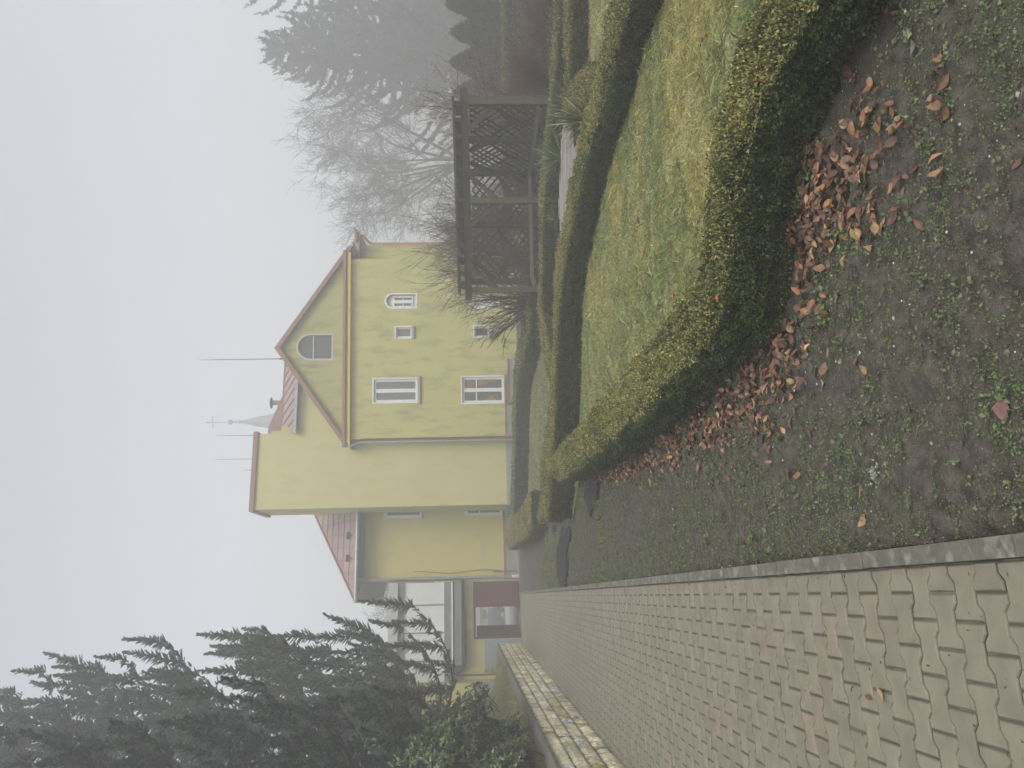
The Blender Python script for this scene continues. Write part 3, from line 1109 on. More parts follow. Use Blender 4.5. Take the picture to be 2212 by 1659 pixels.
for lp, g in ((niche_hi, 'glass'), (niche_lo, 'glass_dark')):
    fr = window(GW, lp, .16, house, .07, .02, glass='white', label='round-headed niche with a small paired window in it')
    s = [p[0] for p in lp]
    h = [p[1] for p in lp]
    s0, s1, h0, h1 = min(s), max(s), min(h), max(h)
    q = rect(s0 + .02, s1 - .06, h0 + .14, h0 + (h1 - h0) * .78)
    f2 = window(GW, q, .14, house, 0, .06, mull=((.5, .15),), trans=((.5, .03),), glass=g)
window(GW, small_hi, .15, house, .06, .07, glass='glass', sill=(.06, .12), label='small square window on the upper floor')
window(GW, small_lo, .15, house, .06, .07, glass='glass_dark', sill=(.06, .12), label='small square window low beside the bare shrub')
window(GW, big_hi, .13, house, .06, .11, mull=((.5, .17),), glass='glass', sill=(.13, .11), label='tall white two-light window on the upper floor')
window(GW, big_lo, .13, house, .06, .11, mull=((.5, .17),), trans=((.66, .055),), glass='glass_warm', sill=(.1, .09), sill_mat='redmetal', label='white cross window showing a warm lit room')

# roof: two thick slopes with a verge, plus barge strip
rf, vg = MB(), MB()
ovh = .45
for (se, he, sgn) in ((eL[0] - .12, None, -1), (eR[0] + .12, None, 1)):
    sl_ = slope_l if sgn < 0 else slope_r
    he = hA - sl_ * abs(se - sA)
    a0, a1 = (sA, hA), (se, he)
    t_ = .14
    p = [GW.w(a0[0], -.18, a0[1] - t_), GW.w(a1[0], -.18, a1[1] - t_), GW.w(a1[0], DEPTH_G, a1[1] - t_), GW.w(a0[0], DEPTH_G, a0[1] - t_), GW.w(a0[0], -.18, a0[1]), GW.w(a1[0], -.18, a1[1]), GW.w(a1[0], DEPTH_G, a1[1]), GW.w(a0[0], DEPTH_G, a0[1])]
    rf.hexa(p)
    vg.prism([(a0[0], a0[1] + .02), (a1[0] + sgn * .03, a1[1] + .02), (a1[0] + sgn * .03, a1[1] - .2), (a0[0], a0[1] - .22)][::(1 if sgn < 0 else -1)], -.23, -.183, GW)
rt = rf.build('gable_roof', M['redroof'], house)
vg.build('verge_board', M['redmetal'], rt)
# horizontal cornice: red sheet cap over a yellow moulding
cz = [avg(GW, [z1(755, 300), z1(750, 1400)])[1], avg(GW, [z1(773, 300), z1(768, 1400)])[1], hc]
c1, c2 = MB(), MB()
c1.prism([(sL - .35, cz[1]), (sR + .35, cz[1]), (sR + .35, cz[0]), (sL - .35, cz[0])], -.30, .05, GW)
c1.build('cornice_cap', M['redmetal'], house)
hmid = cz[1] + (cz[2] - cz[1]) * .42
c2.prism([(sL - .3, hmid), (sR + .3, hmid), (sR + .3, cz[1] - .003), (sL - .3, cz[1] - .003)], -.14, .05, GW)
c2.prism([(sL - .28, cz[2]), (sR + .28, cz[2]), (sR + .28, hmid - .002), (sL - .28, hmid - .002)], -.22, .05, GW)
c2.build('cornice', M['ledge'], house)
# plinth pieces
hp = GW.uv(*z1(1815, 1330))[1]
hp2 = GW.uv(*z1(1822, 1000))[1]
sP0, sP1 = GW.uv(*z1(1860, 1228))[0], GW.uv(*z1(1860, 945))[0]
pl = MB()
pl.box(sL - .03, sP0 - .003, -.06, .02, hbase, hp, GW)
pl.box(sP0, sP1, -.45, .02, hbase, hp2 - .05, GW)
pl.build('plinth', M['plinth'], house)
pl = MB()
pl.box(sL - .05, sP0 - .003, -.09, .02, hp + .001, hp + .06, GW)
pl.box(sP0 - .04, sP1 + .03, -.49, .02, hp2 - .049, hp2 + .01, GW)
pl.build('plinth_ledge', M['redmetal'], house)
hb1 = GW.uv(*z1(1913, 700))[1]
ob = MB()
ob.box(sP1 + .035, sR + .02, -.05, .02, hbase, hb1, GW)
ob.build('brick_base', M['orange'], house)


def downpipe(W, s, h0, h1, off, r, material, parent, bend=None, name='downpipe', collars=3):
    mb = MB()
    pts = [W.w(s, -off, h0), W.w(s, -off, h1)]
    if bend:
        pts += [W.w(s + bend[0] * .15, -off - bend[1] * .15, h1 + bend[2] * .3), W.w(s + bend[0], -off - bend[1], h1 + bend[2])]
    mb.tube(pts, r, 10)
    for i in range(collars):
        z = h0 + (h1 - h0) * (i + .6) / collars
        mb.tube([W.w(s, -off, z - .02), W.w(s, -off, z + .02)], r * 1.25, 10)
        mb.box(s - .012, s + .012, -off, -.003, z - .012, z + .012, W)
    return mb.build(name, material, parent, smooth=False)


# gutter end and downpipe at the left eave
downpipe(GW, sL - .14, -.2, cz[2] - .5, .1, .045, M['zinc'], house, (-.16, .12, .45))
downpipe(GW, sL + .0, -.2, cz[2] - .45, .045, .035, M['pipe_brown'], house, collars=4)
gt = MB()
gl = eL[0] - .16
gh = hA - slope_l * abs(gl - sA) - .13
gt.tube([GW.w(gl, -.34, gh), GW.w(gl, DEPTH_G, gh)], .075, 10)
gt.build('gutter', M['zinc'], house)
gt = MB()
gr = eR[0] + .16
gh2 = hA - slope_r * abs(gr - sA) - .13
gt.tube([GW.w(gr, -.34, gh2), GW.w(gr, DEPTH_G, gh2)], .07, 10)
gt.build('gutter', M['zinc'], house)

# ---- recessed bay at the right with its own little roof
sRR = GW.uv(*z1(1150, 192), 1.2)[0]
hRR = GW.uv(*z1(862, 230), 1.2)[1]
mb = MB()
mb.box(sR - .2, sRR, 1.2, 8.5, hbase, hRR, GW)
mb.build('bay_wall', M['yellow'], house)
mb = MB()
e0 = sRR + .55
tipx = GW.uv(*z1(862, 70), .8)
mb.add([GW.w(sR - 1.2, .75, hRR - .02), GW.w(e0, .75, hRR - .02), GW.w(e0, 9, hRR - .02), GW.w(sR - 1.2, 9, hRR - .02), GW.w(sR - 1.2, .75, hRR + .1), GW.w(e0, .75, hRR + .1), GW.w(e0, 9, hRR + .1), GW.w(sR - 1.2, 9, hRR + .1)], [(0, 3, 2, 1), (0, 1, 5, 4), (1, 2, 6, 5), (2, 3, 7, 6), (3, 0, 4, 7)])
mb.add([GW.w(sR - 1.2, .75, hRR + .1), GW.w(e0, .75, hRR + .1), GW.w(e0, 9, hRR + .1), GW.w(sR - 1.2, 9, hRR + .1), GW.w(sR - 1.2, 3.5, hRR + 1.75), GW.w(e0 - 2.1, 3.5, hRR + 1.75)], [(0, 1, 5, 4), (1, 2, 5), (2, 3, 4, 5), (3, 0, 4)])
br = mb.build('bay_roof', M['pinkroof'], house)
mb = MB()
for s_, d_ in ((e0 + .02, .73), (sR + .75, .2)):
    mb.tube([GW.w(s_ - .55, d_ + .05, hRR + .12), GW.w(s_ - .2, d_, hRR + .12), GW.w(s_ + .05, d_, hRR + .17), GW.w(s_ + .14, d_, hRR + .26)], [.10, .10, .07, .015], 8)
    mb.build('eave_finial', M['redroof'], br)
    mb = MB()
downpipe(GW, sRR + .06, -.2, hRR - .55, -1.12, .06, M['pipe_orange'], house, (.35, 0.3, .42), collars=0)

# ---- tall block and wing behind it
TW = Wall(*z2(900, 577), 34.0, 15.0)
sT = avg(TW, [z7(800, 1082), z7(1100, 1074)])[0]
hT0 = avg(TW, [z2(150, 590)])[1]
hT1 = TW.uv(*z7(735, 985))[1]
hT = (hT0 + hT1) / 2
hcap = .2
hTb = TW.uv(*z2(1815, 350))[1]
D_T = 2.4
print('tower', sT, hT0, hT1, hTb)
mb = MB()
mb.box(0, sT, 0, D_T + .3, hTb, hT - hcap, TW)
lowT = TW.uv(*z1(437, 1250))[1]
mb.box(sT + .002, sT + 4.6, .02, 5.5, hbase, lowT, TW)
mb.build('tall_block_wall', M['yellow_clean'], house)
mb = MB()
mb.box(-.09, sT + .09, -.09, D_T + .4, hT - hcap, hT, TW)
mb.build('parapet_cap', M['redmetal'], house)
# stepped brick behind the parapet
mb = MB()
mb.box(sT + .002, sT + .30, .9, 3.5, hT - 2.4, hT - .52, TW)
mb.box(sT + .302, sT + .52, 1.0, 3.5, hT - 2.4, hT - .95, TW)
mb.build('stepped_chimney_breast', M['ochre'], house)
mb = MB()
mb.box(-.03, sT + 2.2, -.035, .05, hbase, hTb, TW)
mb.box(-.03, .05, .051, D_T, hbase, hTb, TW)
mb.build('plinth', M['plinth'], house)
mb = MB()
mb.box(sT - .06, sT + 4.6, -.30, -.12, lowT - .14, lowT - .02, TW)
mb.build('gutter', M['zinc'], house)
# standing-seam roof over the lower part and the darker roof behind
hr1 = lowT + .95
mb = MB()
mb.add([TW.w(sT + .003, -.28, lowT), TW.w(sT + 4.6, -.28, lowT), TW.w(sT + 4.6, 3.4, hr1 + .5), TW.w(sT + .003, 3.4, hr1 + .5), TW.w(sT + .003, -.28, lowT - .1), TW.w(sT + 4.6, -.28, lowT - .1), TW.w(sT + 4.6, 3.4, hr1 + .3), TW.w(sT + .003, 3.4, hr1 + .3)], [(0, 1, 2, 3), (4, 7, 6, 5), (0, 4, 5, 1), (1, 5, 6, 2), (2, 6, 7, 3), (3, 7, 4, 0)])
low_roof = mb.build('seamed_roof', M['pinkroof'], house)
mb = MB()
for i in range(9):
    s_ = sT + .25 + i * .5
    mb.bar(TW.w(s_ + .3, -.28, lowT + .02), TW.w(s_ + .3, 3.4, hr1 + .52), .035, .05)
mb.bar(TW.w(sT + .01, 3.38, hr1 + .5), TW.w(sT + 4.6, 3.38, hr1 + .5), .16, .09)
mb.build('seam', M['redroof'], low_roof)
p1, p2, p3 = TW.uv(*z7(1122, 560), 6), TW.uv(*z7(925, 1005), 6), TW.uv(*z7(1122, 1075), 6)
mb = MB()
mb.prism([(p1[0] + .6, lowT), (p1[0] + .6, p1[1] - .3), (p1[0], p1[1]), p2, (p2[0] - 2.5, p2[1] + .1), (p2[0] - 2.5, lowT)][::-1], 6.0, 10.0, TW)
back_roof = mb.build('hipped_roof', M['redroof'], house)
cs, ch = TW.uv(*z7(1050, 712), 6.6)
_, ch2 = TW.uv(*z7(985, 712), 6.6)
_, ch3 = TW.uv(*z7(948, 705), 6.6)
mb = MB()
q = TW.w(cs, 6.6, 0)
mb.tube([(q[0], q[1], ch - .5), (q[0], q[1], ch2)], .14, 12)
chim = mb.build('chimney_pipe', M['grey'], back_roof)
mb = MB()
mb.lathe([(.32, ch2 + .10), (.30, ch2 + .13), (.12, ch3 - .06), (.0, ch3)], (q[0], q[1], 0), 12)
mb.lathe([(.31, ch2 + .10), (.02, ch2 + .12)], (q[0], q[1], 0), 12)
for a in (0, 2.1, 4.2):
    mb.tube([(q[0] + .11 * math.cos(a), q[1] + .11 * math.sin(a), ch2 - .05), (q[0] + .2 * math.cos(a), q[1] + .2 * math.sin(a), ch2 + .12)], .012, 5)
mb.build('chimney_cowl', M['grey'], back_roof)


def rod(name, base, top, r0, label):
    mb = MB()
    base, top = np.array(base), np.array(top)
    mid = base + (top - base) * .75
    mb.tube([base, mid, top], [r0, r0 * .8, r0 * .3], 6)
    mb.tube([base, base + np.array([0, 0, .12])], r0 * 2.2, 6)
    return mb.build('lightning_rod', M['dark'], house)


for (bx, by), (tx, ty), off, r0 in ((z7(1052, 190), z7(92, 210), .5, .022), (z7(742, 1097), z7(290, 1107), .6, .014), (z7(720, 1378), z7(265, 1364), 1.4, .011), (z7(706, 1512), z7(612, 1516), 2.0, .01)):
    s_, h_ = TW.uv(bx, by, off)
    s2, h2 = TW.uv(tx, ty, off)
    rod('lightning_rod', TW.w(s_, off, h_ - .15), TW.w(s_, off, h2), r0, '')

# ---- the lower wing left of the tall block
cpx = avg(TW, [z2(1000, 1052)])[0]
WW = Wall(*z2(1500, 1045), 35.7, 15.0)
hE = avg(WW, [z2(862, 1000), z2(868, 650)])[1]
sW1 = WW.uv(*z2(1200, 560))[0] + 4.0
hW_pl = avg(WW, [z2(1795, 700), z2(1803, 960)])[1]


def loop2(W, a, b, c, d):
    m_ = (c + d) / 2
    h1_, h0_ = W.uv(*z2(a, m_))[1], W.uv(*z2(b, m_))[1]
    sr, sl = W.uv(*z2((a + b) / 2, c))[0], W.uv(*z2((a + b) / 2, d))[0]
    return rect(sl, sr, h0_, h1_)


w_hi = loop2(WW, 1022, 1262, 520, 640)
w_lo = loop2(WW, 1548, 1786, 500, 624)
wall_face(WW, [(0, hbase), (sW1, hbase), (sW1, hE + .3), (0, hE + .3)], [w_hi, w_lo], .16, 'wing_wall', M['ochre'], house)
mb = MB()
mb.add([WW.w(0, .4, hbase), WW.w(0, 9, hbase), WW.w(0, 9, hE + .3), WW.w(0, .4, hE + .3)], [(0, 1, 2, 3)])
mb.build('side_wall', M['ochre'], house)
window(WW, w_hi, .12, house, .05, .10, mull=((.5, .15),), glass='glass', sill=(.1, .1), label='white window half hidden by the tall block, upper floor')
window(WW, w_lo, .12, house, .05, .10, mull=((.5, .15),), trans=((.62, .05),), glass='glass', sill=(.06, .06), sill_mat='redmetal', label='white window half hidden by the tall block, ground floor')
mb = MB()
mb.box(-.05, sW1, -.05, .02, hbase, hW_pl - .06, WW)
mb.build('plinth', M['plinth'], house)
mb = MB()
mb.box(-.06, sW1, -.08, .02, hW_pl - .059, hW_pl + .02, WW)
mb.build('plinth_ledge', M['redmetal'], house)
# hip roof of the wing
sTip, hTip = WW.uv(*z2(832, 1180), -.75)
r1 = WW.uv(*z2(545, 600), 3.6)
hTip = hE + .12
run = r1[0] - sTip
mb = MB()
E0, E1 = WW.w(sTip, -.75, hTip), WW.w(sW1, -.75, hTip)
E2, E3 = WW.w(sW1, 9.5, hTip), WW.w(sTip, 9.5, hTip)
rr_h = r1[1]
RA, RB = WW.w(r1[0], 4.0, rr_h), WW.w(sW1, 4.0, rr_h)
mb.add([E0, E1, E2, E3, RA, RB], [(0, 1, 5, 4), (0, 4, 3), (3, 4, 5, 2)])
wr = mb.build('wing_roof', M['pinkroof'], house)
mb = MB()
mb.add([E0 - (0, 0, .02), E1 - (0, 0, .02), WW.w(sW1, 0, hTip - .3), WW.w(-.02, 0, hTip - .3)], [(0, 1, 2, 3)])
mb.add([E0 - (0, 0, .02), WW.w(-.02, 0, hTip - .3), WW.w(-.02, 9, hTip - .3), E3 - (0, 0, .02)], [(0, 1, 2, 3)])
mb.build('soffit', M['grey'], wr)
mb = MB()
for i in range(1, 8):
    f_ = i / 8
    a = E0 + (RA - E0) * f_
    d = E1 + (RB - E1) * f_
    mb.bar(a + (0, 0, .012), d + (0, 0, .012), .05, .024)
i = 0
s_ = sTip + .6
while s_ < sW1:
    f_ = min(1, max(0, (s_ - sTip) / run))
    mb.bar(WW.w(s_, -.75, hTip + .015), WW.w(s_, -.75 + 4.75 * f_, hTip + (rr_h - hTip) * f_ + .015), .035, .03)
    s_ += .6
mb.bar(E0 + (0, 0, .02), RA + (0, 0, .02), .16, .06)
mb.build('tile_batten', M['redroof'], wr)
mb = MB()
for px in (762, 910):
    s_, _ = WW.uv(*z2(795, px), -.3)
    mb.bar(WW.w(s_ - .16, -.35, hTip + .42), WW.w(s_ + .16, -.35, hTip + .42), .06, .16)
    mb.bar(WW.w(s_, -.5, hTip + .2), WW.w(s_, -.35, hTip + .4), .03, .03)
    mb.build('snow_guard', M['dark'], wr)
    mb = MB()
mb = MB()
mb.tube([WW.w(sTip - .05, -.82, hTip - .06), WW.w(sW1, -.82, hTip - .06)], .08, 10)
mb.tube([WW.w(sTip - .08, -.8, hTip - .06), WW.w(sTip - .08, 9.5, hTip - .06)], .08, 10)
mb.build('gutter', M['zinc'], wr)
downpipe(WW, .06, .35, hE - .5, .1, .06, M['zinc'], house, (.05, .68, .5), collars=3)
mb = MB()
mb.tube([WW.w(.06, -.1, -.05), WW.w(.06, -.1, .36)], .075, 10)
mb.build('downpipe_foot', M['white'], house)
mb = MB()
pts = [WW.w(.33 + .06 * math.sin(i * .9), -.05, .9 + i * .45) for i in range(10)]
mb.tube(pts, .014, 5)
mb.build('cable', M['pipe_brown'], house)
mb = MB()
mb.box(.26, .32, -.06, -.01, .1, 1.25, WW)
mb.build('conduit', M['pipe_brown'], house)
v0 = WW.uv(*z2(1647, 834))
mb = MB()
mb.box(v0[0] - .26, v0[0] + .26, -.02, .01, v0[1] - .19, v0[1] + .19, WW)
for i in range(4):
    mb.box(v0[0] - .2, v0[0] + .2, -.035, -.0201, v0[1] - .14 + i * .08, v0[1] - .10 + i * .08, WW)
mb.build('vent_plate', M['vent'], house)
# strip of old paving along the foot of the wing
x0, x1 = -0.3, sW1
mb = MB()
mb.box(x0, x1, -1.2, -.06, -.05, .035, WW)
tag(mb.build('pavement_strip', M['kerb']), kind='structure', label='grey paving strip along the foot of the house')

# ---- gateway building with the red gates and the glazed bridge over it
PW = Wall(*z5(1000, 290), 35.9, 15.0)
gate_root = empty('gateway_building', tuple(PW.o), 'yellow gateway with open dark red gates under a glazed upper passage', 'gateway')
s_r, h_top = PW.uv(*z5(712, 330))
s_l = avg(PW, [z5(760, 1050), z5(1250, 1040)])[0]
s_r = avg(PW, [z5(760, 298), z5(1250, 292)])[0]
h_top = avg(PW, [z5(706, 400), z5(716, 950)])[1]
s_far = PW.uv(*z5(700, 1500))[0]
print('gate', s_l, s_r, h_top, s_far)
br_b = avg(PW, [z5(560, 400), z5(568, 1300)])[1]
top_b = PW.uv(*z2(1050, 1200))[1]
wall_face(PW, [(s_far, hbase), (s_r + .55, hbase), (s_r + .55, br_b + .5), (s_far, br_b + .5)], [rect(s_l, s_r, -.02, h_top)], .5, 'gateway_wall', M['yellow_clean'], gate_root, .5)
mb = MB()
fw = .1
mb.box(s_l, s_l + fw, .02, .3, 0, h_top, PW)
mb.box(s_r - fw, s_r, .02, .3, 0, h_top, PW)
mb.box(s_l + fw, s_r - fw, .02, .3, h_top - fw, h_top, PW)
gf = mb.build('gate_frame', M['doorframe'], gate_root)
sm = PW.uv(*z5(1000, 628))[0]
mb = MB()
a, b = sm, s_r - fw - .004
mb.box(a, b, .08, .13, .02, h_top - fw - .004, PW)
zc = PW.uv(*z5(1000, 470))[1]
for (z0_, z1_) in ((.06, zc - .02), (zc + .02, h_top - fw - .05)):
    mb.box(a + .05, b - .05, .06, .0795, z0_, z1_, PW)
dr = mb.build('gate_leaf', M['door'], gf)
dr['label'] = 'closed dark red gate leaf'
mb = MB()
hz = PW.uv(*z5(1035, 640))[1]
mb.box(a - .11, a + .06, .03, .0595, hz - .02, hz + .03, PW)
mb.box(a + .02, a + .06, .03, .0595, hz - .13, hz + .09, PW)
mb.build('handle', M['dark'], dr)
mb = MB()
mb.bar(PW.w(s_l + fw + .03, .15, h_top / 2 - .05), PW.w(s_l + fw + .42, 1.25, h_top / 2 - .05), .05, h_top - fw - .06)
d2 = mb.build('gate_leaf', M['door'], gf)
d2['label'] = 'open dark red gate leaf swung into the passage'
yp = PW.uv(*z5(660, 870))
mb = MB()
pol = [(yp[0] + .24 * math.cos(a_) * (1 + .25 * math.sin(3 * a_)), yp[1] + .17 * math.sin(a_) * (1 + .2 * math.cos(2 * a_))) for a_ in np.linspace(0, 6.2, 14)]
mb.prism(pol, -.006, .005, PW)
mb.build('paint_patch', M['lime'], gate_root)
hpl = PW.uv(*z5(855, 1060))[1]
mb = MB()
mb.box(s_far + .01, s_l - .03, -.04, .02, hbase, hpl, PW)
mb.build('plinth', M['bluegrey'], gate_root)
# glazed bridge
sB0, sB1 = PW.uv(*z5(500, 1395), -.6)[0], PW.uv(*z5(500, 298), -.6)[0]
hb = [PW.uv(*z5(556, 800), -.6)[1], PW.uv(*z5(442, 800), -.6)[1], PW.uv(*z5(425, 800), -.6)[1], PW.uv(*z5(328, 800), -.6)[1], PW.uv(*z2(1142, 1200), -.6)[1], PW.uv(*z2(1108, 1200), -.6)[1], PW.uv(*z2(1046, 1200), -.6)[1]]
print('bridge', hb, sB0, sB1)
sBL = sB0 - 2.0
mb = MB()
mb.box(sB0, sB1, -.6, 3.2, hb[0], hb[1], PW)
fl = mb.build('bridge_floor', M['grey'], gate_root)
mb = MB()
mb.box(sB0 - .05, sB1, -.68, -.5, hb[1] + .002, hb[2], PW)
mb.build('drip_edge', M['white'], gate_root)
mb = MB()
mb.box(sBL, sB1, -.6, 3.2, hb[2] + .002, hb[3], PW)
mb.box(sBL, sB1, -.6, 3.2, hb[4], hb[5], PW)
mb.build('bridge_frame', M['grey'], gate_root)
mb = MB()
mb.box(sBL - .1, sB1, -.72, 3.3, hb[5] + .002, hb[6], PW)
mb.build('bridge_roof', M['lightgrey'], gate_root)
pn_s = [sB1] + [PW.uv(*z5(200, yy), -.6)[0] for yy in (604, 968)]
stp = pn_s[1] - pn_s[2]
pn_s += [pn_s[2] - stp, pn_s[2] - 2 * stp]
for k_ in range(4):
    mb = MB()
    mb.box(pn_s[k_ + 1] + .025, pn_s[k_] - .025, -.5, -.46, hb[3] + .001, hb[4] - .001, PW)
    mb.build('frosted_pane', M['frosted'], gate_root)
for s_ in pn_s[1:]:
    mb = MB()
    mb.box(s_ - .024, s_ + .024, -.56, -.44, hb[3] + .001, hb[4] - .001, PW)
    mb.build('glazing_bar', M['grey'], gate_root)
mb = MB()
hq = hb[0] - .12
mb.tube([PW.w(s_r + .3, -.1, hq + .05), PW.w((sB0 + sB1) / 2, -.12, hq - .02), PW.w(sB0 + .1, -.12, hq - .05), PW.w(sB0 - .25, -.2, hq + .1), PW.w(sB0 - .6, -.2, hq + .9)], .05, 8)
mb.build('waste_pipe', M['pipe_brown'], gate_root)
mb = MB()
s_p = PW.uv(*z5(600, 1520))[0]
mb.tube([PW.w(s_p, -.06, .9), PW.w(s_p, -.06, 4.6)], .04, 8)
mb.build('downpipe', M['pipe_brown'], gate_root)

# ---- side wing running forward on the far left
mb = MB()
mb.box(s_far - 7, s_far, -.02, 6, hbase, 6.4, PW)
sw = empty('side_building', tuple(PW.w(s_far - 3, 0, 0)), 'ochre side building behind the tall spruce at the left', 'house')
sx = s_far + .25
mb2 = MB()
mb2.box(sx - .5, sx, -.04, .4, hbase, 6.4, PW)
mb2.build('corner_pier', M['yellow_clean'], sw)
mb3 = MB()
mb3.box(sx - 8, sx - .502, -1.4, .6, hbase, 6.2, PW)
mb3.build('wall', M['ochre'], sw)
mb3 = MB()
mb3.box(sx - 8, sx - .49, -1.45, -1.3, hbase, 2.2, PW)
mb3.build('plinth', M['bluegrey'], sw)
mb3 = MB()
mb3.add([PW.w(sx - 8, -2, 6.2), PW.w(sx - .2, -2, 6.2), PW.w(sx - .2, 4, 6.25), PW.w(sx - 8, 4, 6.25), PW.w(sx - 8, 1, 8), PW.w(sx - .2, 1, 8)], [(0, 1, 5, 4), (2, 3, 4, 5), (0, 4, 3), (1, 2, 5), (0, 3, 2, 1)])
mb3.build('roof', M['grey'], sw)

# ------------------------------------------------------------------ what shows through the gateway
yx = PT(np.array([T_END + .4, T_END + .4, T_END + 60, T_END + 60]), np.array([-9, 1.0, 12, -30]))
tag(mesh_np('yard', np.stack([yx[0], yx[1], np.full(4, -.02)], -1), np.array([[0, 1, 2, 3]]), M['yard']), kind='structure', label='pale grey courtyard beyond the open gates')
CW = Wall(*z5(900, 930), 75.0, 15.0)
c0 = CW.uv(*z5(1020, 770))[0]
c_house = empty('far_house', tuple(CW.o), 'small yellow house with a pinkish roof seen through the gateway', 'house')
mb = MB()
hy = CW.uv(*z5(800, 850))[1]
mb.box(-.2, 12, 0, 7, -.1, hy, CW)
mb.build('wall', M['yellow'], c_house)
mb = MB()
mb.add([CW.w(-.6, -.6, hy), CW.w(12, -.6, hy), CW.w(12, 8, hy), CW.w(-.6, 8, hy), CW.w(2, 3.5, hy + 4.2), CW.w(12, 3.5, hy + 4.2)], [(0, 1, 5, 4), (0, 4, 3), (3, 4, 5, 2), (0, 3, 2, 1)])
mb.build('roof', M['pinkroof'], c_house)
mb = MB()
mb.box(1.0, 1.9, -.02, .05, 1.0, hy - .25, CW)
mb.build('window', M['inside'], c_house)


def car(loc, rz, paint, label):
    root = empty('parked_car', loc, label, 'car', 'cars parked in the courtyard')
    ca, sa = math.cos(rz), math.sin(rz)
    def w(x, y, z):
        return (loc[0] + x * ca - y * sa, loc[1] + x * sa + y * ca, loc[2] + z)
    prof = [(-2.1, .3), (-2.15, .62), (-2.05, .88), (-1.0, .95), (-.35, 1.42), (1.1, 1.45), (1.75, .98), (2.1, .9), (2.15, .5), (2.1, .3)]
    mb = MB()
    n = len(prof)
    vs = []
    for y_, k_ in ((-.86, 1), (-.8, 1), (.8, 1), (.86, 1)):
        for (px, pz) in prof:
            yy = y_ * (.82 if pz > 1.2 else 1)
            vs.append(w(px, yy, pz))
    fs = []
    for j in range(3):
        for i in range(n):
            fs.append((j * n + i, j * n + (i + 1) % n, (j + 1) * n + (i + 1) % n, (j + 1) * n + i))
    tri = tessellate_polygon([[Vector((a, b, 0)) for a, b in prof]])
    fs += [tuple(t) for t in tri] + [tuple(3 * n + i for i in t) for t in tri]
    mb.add(vs, fs)
    mb.build('body', M[paint], root)
    gb = MB()
    for sy in (-1, 1):
        gb.add([w(-.85, sy * .845, .98), w(1.45, sy * .845, 1.0), w(1.0, sy * .74, 1.38), w(-.3, sy * .74, 1.36)], [(0, 1, 2, 3)])
    gb.add([w(-1.0, -.7, .985), w(-1.0, .7, .985), w(-.37, .62, 1.40), w(-.37, -.62, 1.40)], [(0, 1, 2, 3)])
    gb.build('car_window', M['glass_dark'], root)
    for px in (-1.35, 1.35):
        for sy in (-1, 1):
            wb = MB()
            wb.tube([w(px, sy * .7, .31), w(px, sy * .9, .31)], .31, 14)
            wb.build('wheel', M['rubber'], root)
    for sy in (-.6, .6):
        hb_ = MB()
        hb_.box(-2.17, -2.1, sy - .15, sy + .15, .62, .76)
        hb_.v = [w(*p) for p in hb_.v]
        hb_.build('headlight', M['white'], root)


cp = AT(*z5(1025, 900), 62.0)
car((float(cp[0]), 62.0, 0.0), R(75), 'carpaint', 'dark car parked in the yard, nearer to the gate')
cp = AT(*z5(1030, 815), 66.0)
car((float(cp[0]), 66.0, 0.0), R(70), 'silver', 'silver car parked against the small yellow house')

# ------------------------------------------------------------------ church steeple far behind
sp = AT(*z7(265, 944), 90.0)
ch_root = empty('church_steeple', (float(sp[0]), 90.0, 0), 'pale pointed church steeple with a ball and cross, faint in the fog', 'steeple')
def sz_(x):
    return float(AT(*z7(x, 944), 90.0)[2])
mb = MB()
c = (float(sp[0]), 90.0, 0)
mb.lathe([(2.6, 0), (2.6, 20), (2.3, sz_(1000) - 3), (1.0, sz_(1000)), (.84, sz_(960)), (.55, sz_(780)), (.34, sz_(700)), (.17, sz_(610)), (.25, sz_(585)), (.12, sz_(570)), (.11, sz_(510))], c, 8)
mb.build('spire', M['steeple'], ch_root)
mb = MB()
zb, r_ = sz_(472), .32
mb.lathe([(.08, zb - r_), (.22, zb - r_ * .72), (r_, zb), (.22, zb + r_ * .72), (.06, zb + r_)], c, 12)
mb.build('ball', M['steeple'], ch_root)
mb = MB()
mb.tube([(c[0], c[1], zb + .4), (c[0], c[1], sz_(185))], .06, 6)
zc = sz_(265)
mb.bar((c[0] - .55, c[1], zc), (c[0] + .55, c[1], zc), .09, .1)
for dx, dz in ((-.55, 0), (.55, 0), (0, sz_(200) - zc)):
    mb.lathe([(.0, -.12), (.12, 0), (.0, .12)], (c[0] + dx, c[1], zc + dz), 8)
mb.build('cross', M['grey'], ch_root)
# ------------------------------------------------------------------ pergola with lattice
pg = empty('pergola', (4.5, 17.0, 0), 'weathered timber pergola with diamond lattice walls and a hand rail', 'pergola')
PX = 1659 - 0


def gp(y_disp, depth):
    p = AT(1100, y_disp, depth)
    return np.array([p[0], p[1], 0.0])


P = {'a': gp(219, 15.6), 'b': gp(301, 17.2), 'c': gp(373, 18.9), 'd': gp(434, 16.6), 'e': gp(486, 18.7), 'f': gp(608, 18.6), 'g': gp(626, 17.7)}
topz = {k: 0 for k in P}
zt = 2.02


def post(k, w, m, z1_=None):
    mb = MB()
    x, y, _ = P[k]
    w *= .5
    mb.box(x - w, x + w, y - w, y + w, -.1, (z1_ or zt) - .16)
    return mb.build('post', M[m], pg)


for k, w, m in (('a', .17, 'wood'), ('b', .14, 'wood'), ('c', .15, 'wood'), ('d', .13, 'wood_green'), ('e', .13, 'wood'), ('f', .14, 'wood'), ('g', .13, 'wood_green')):
    post(k, w, m)


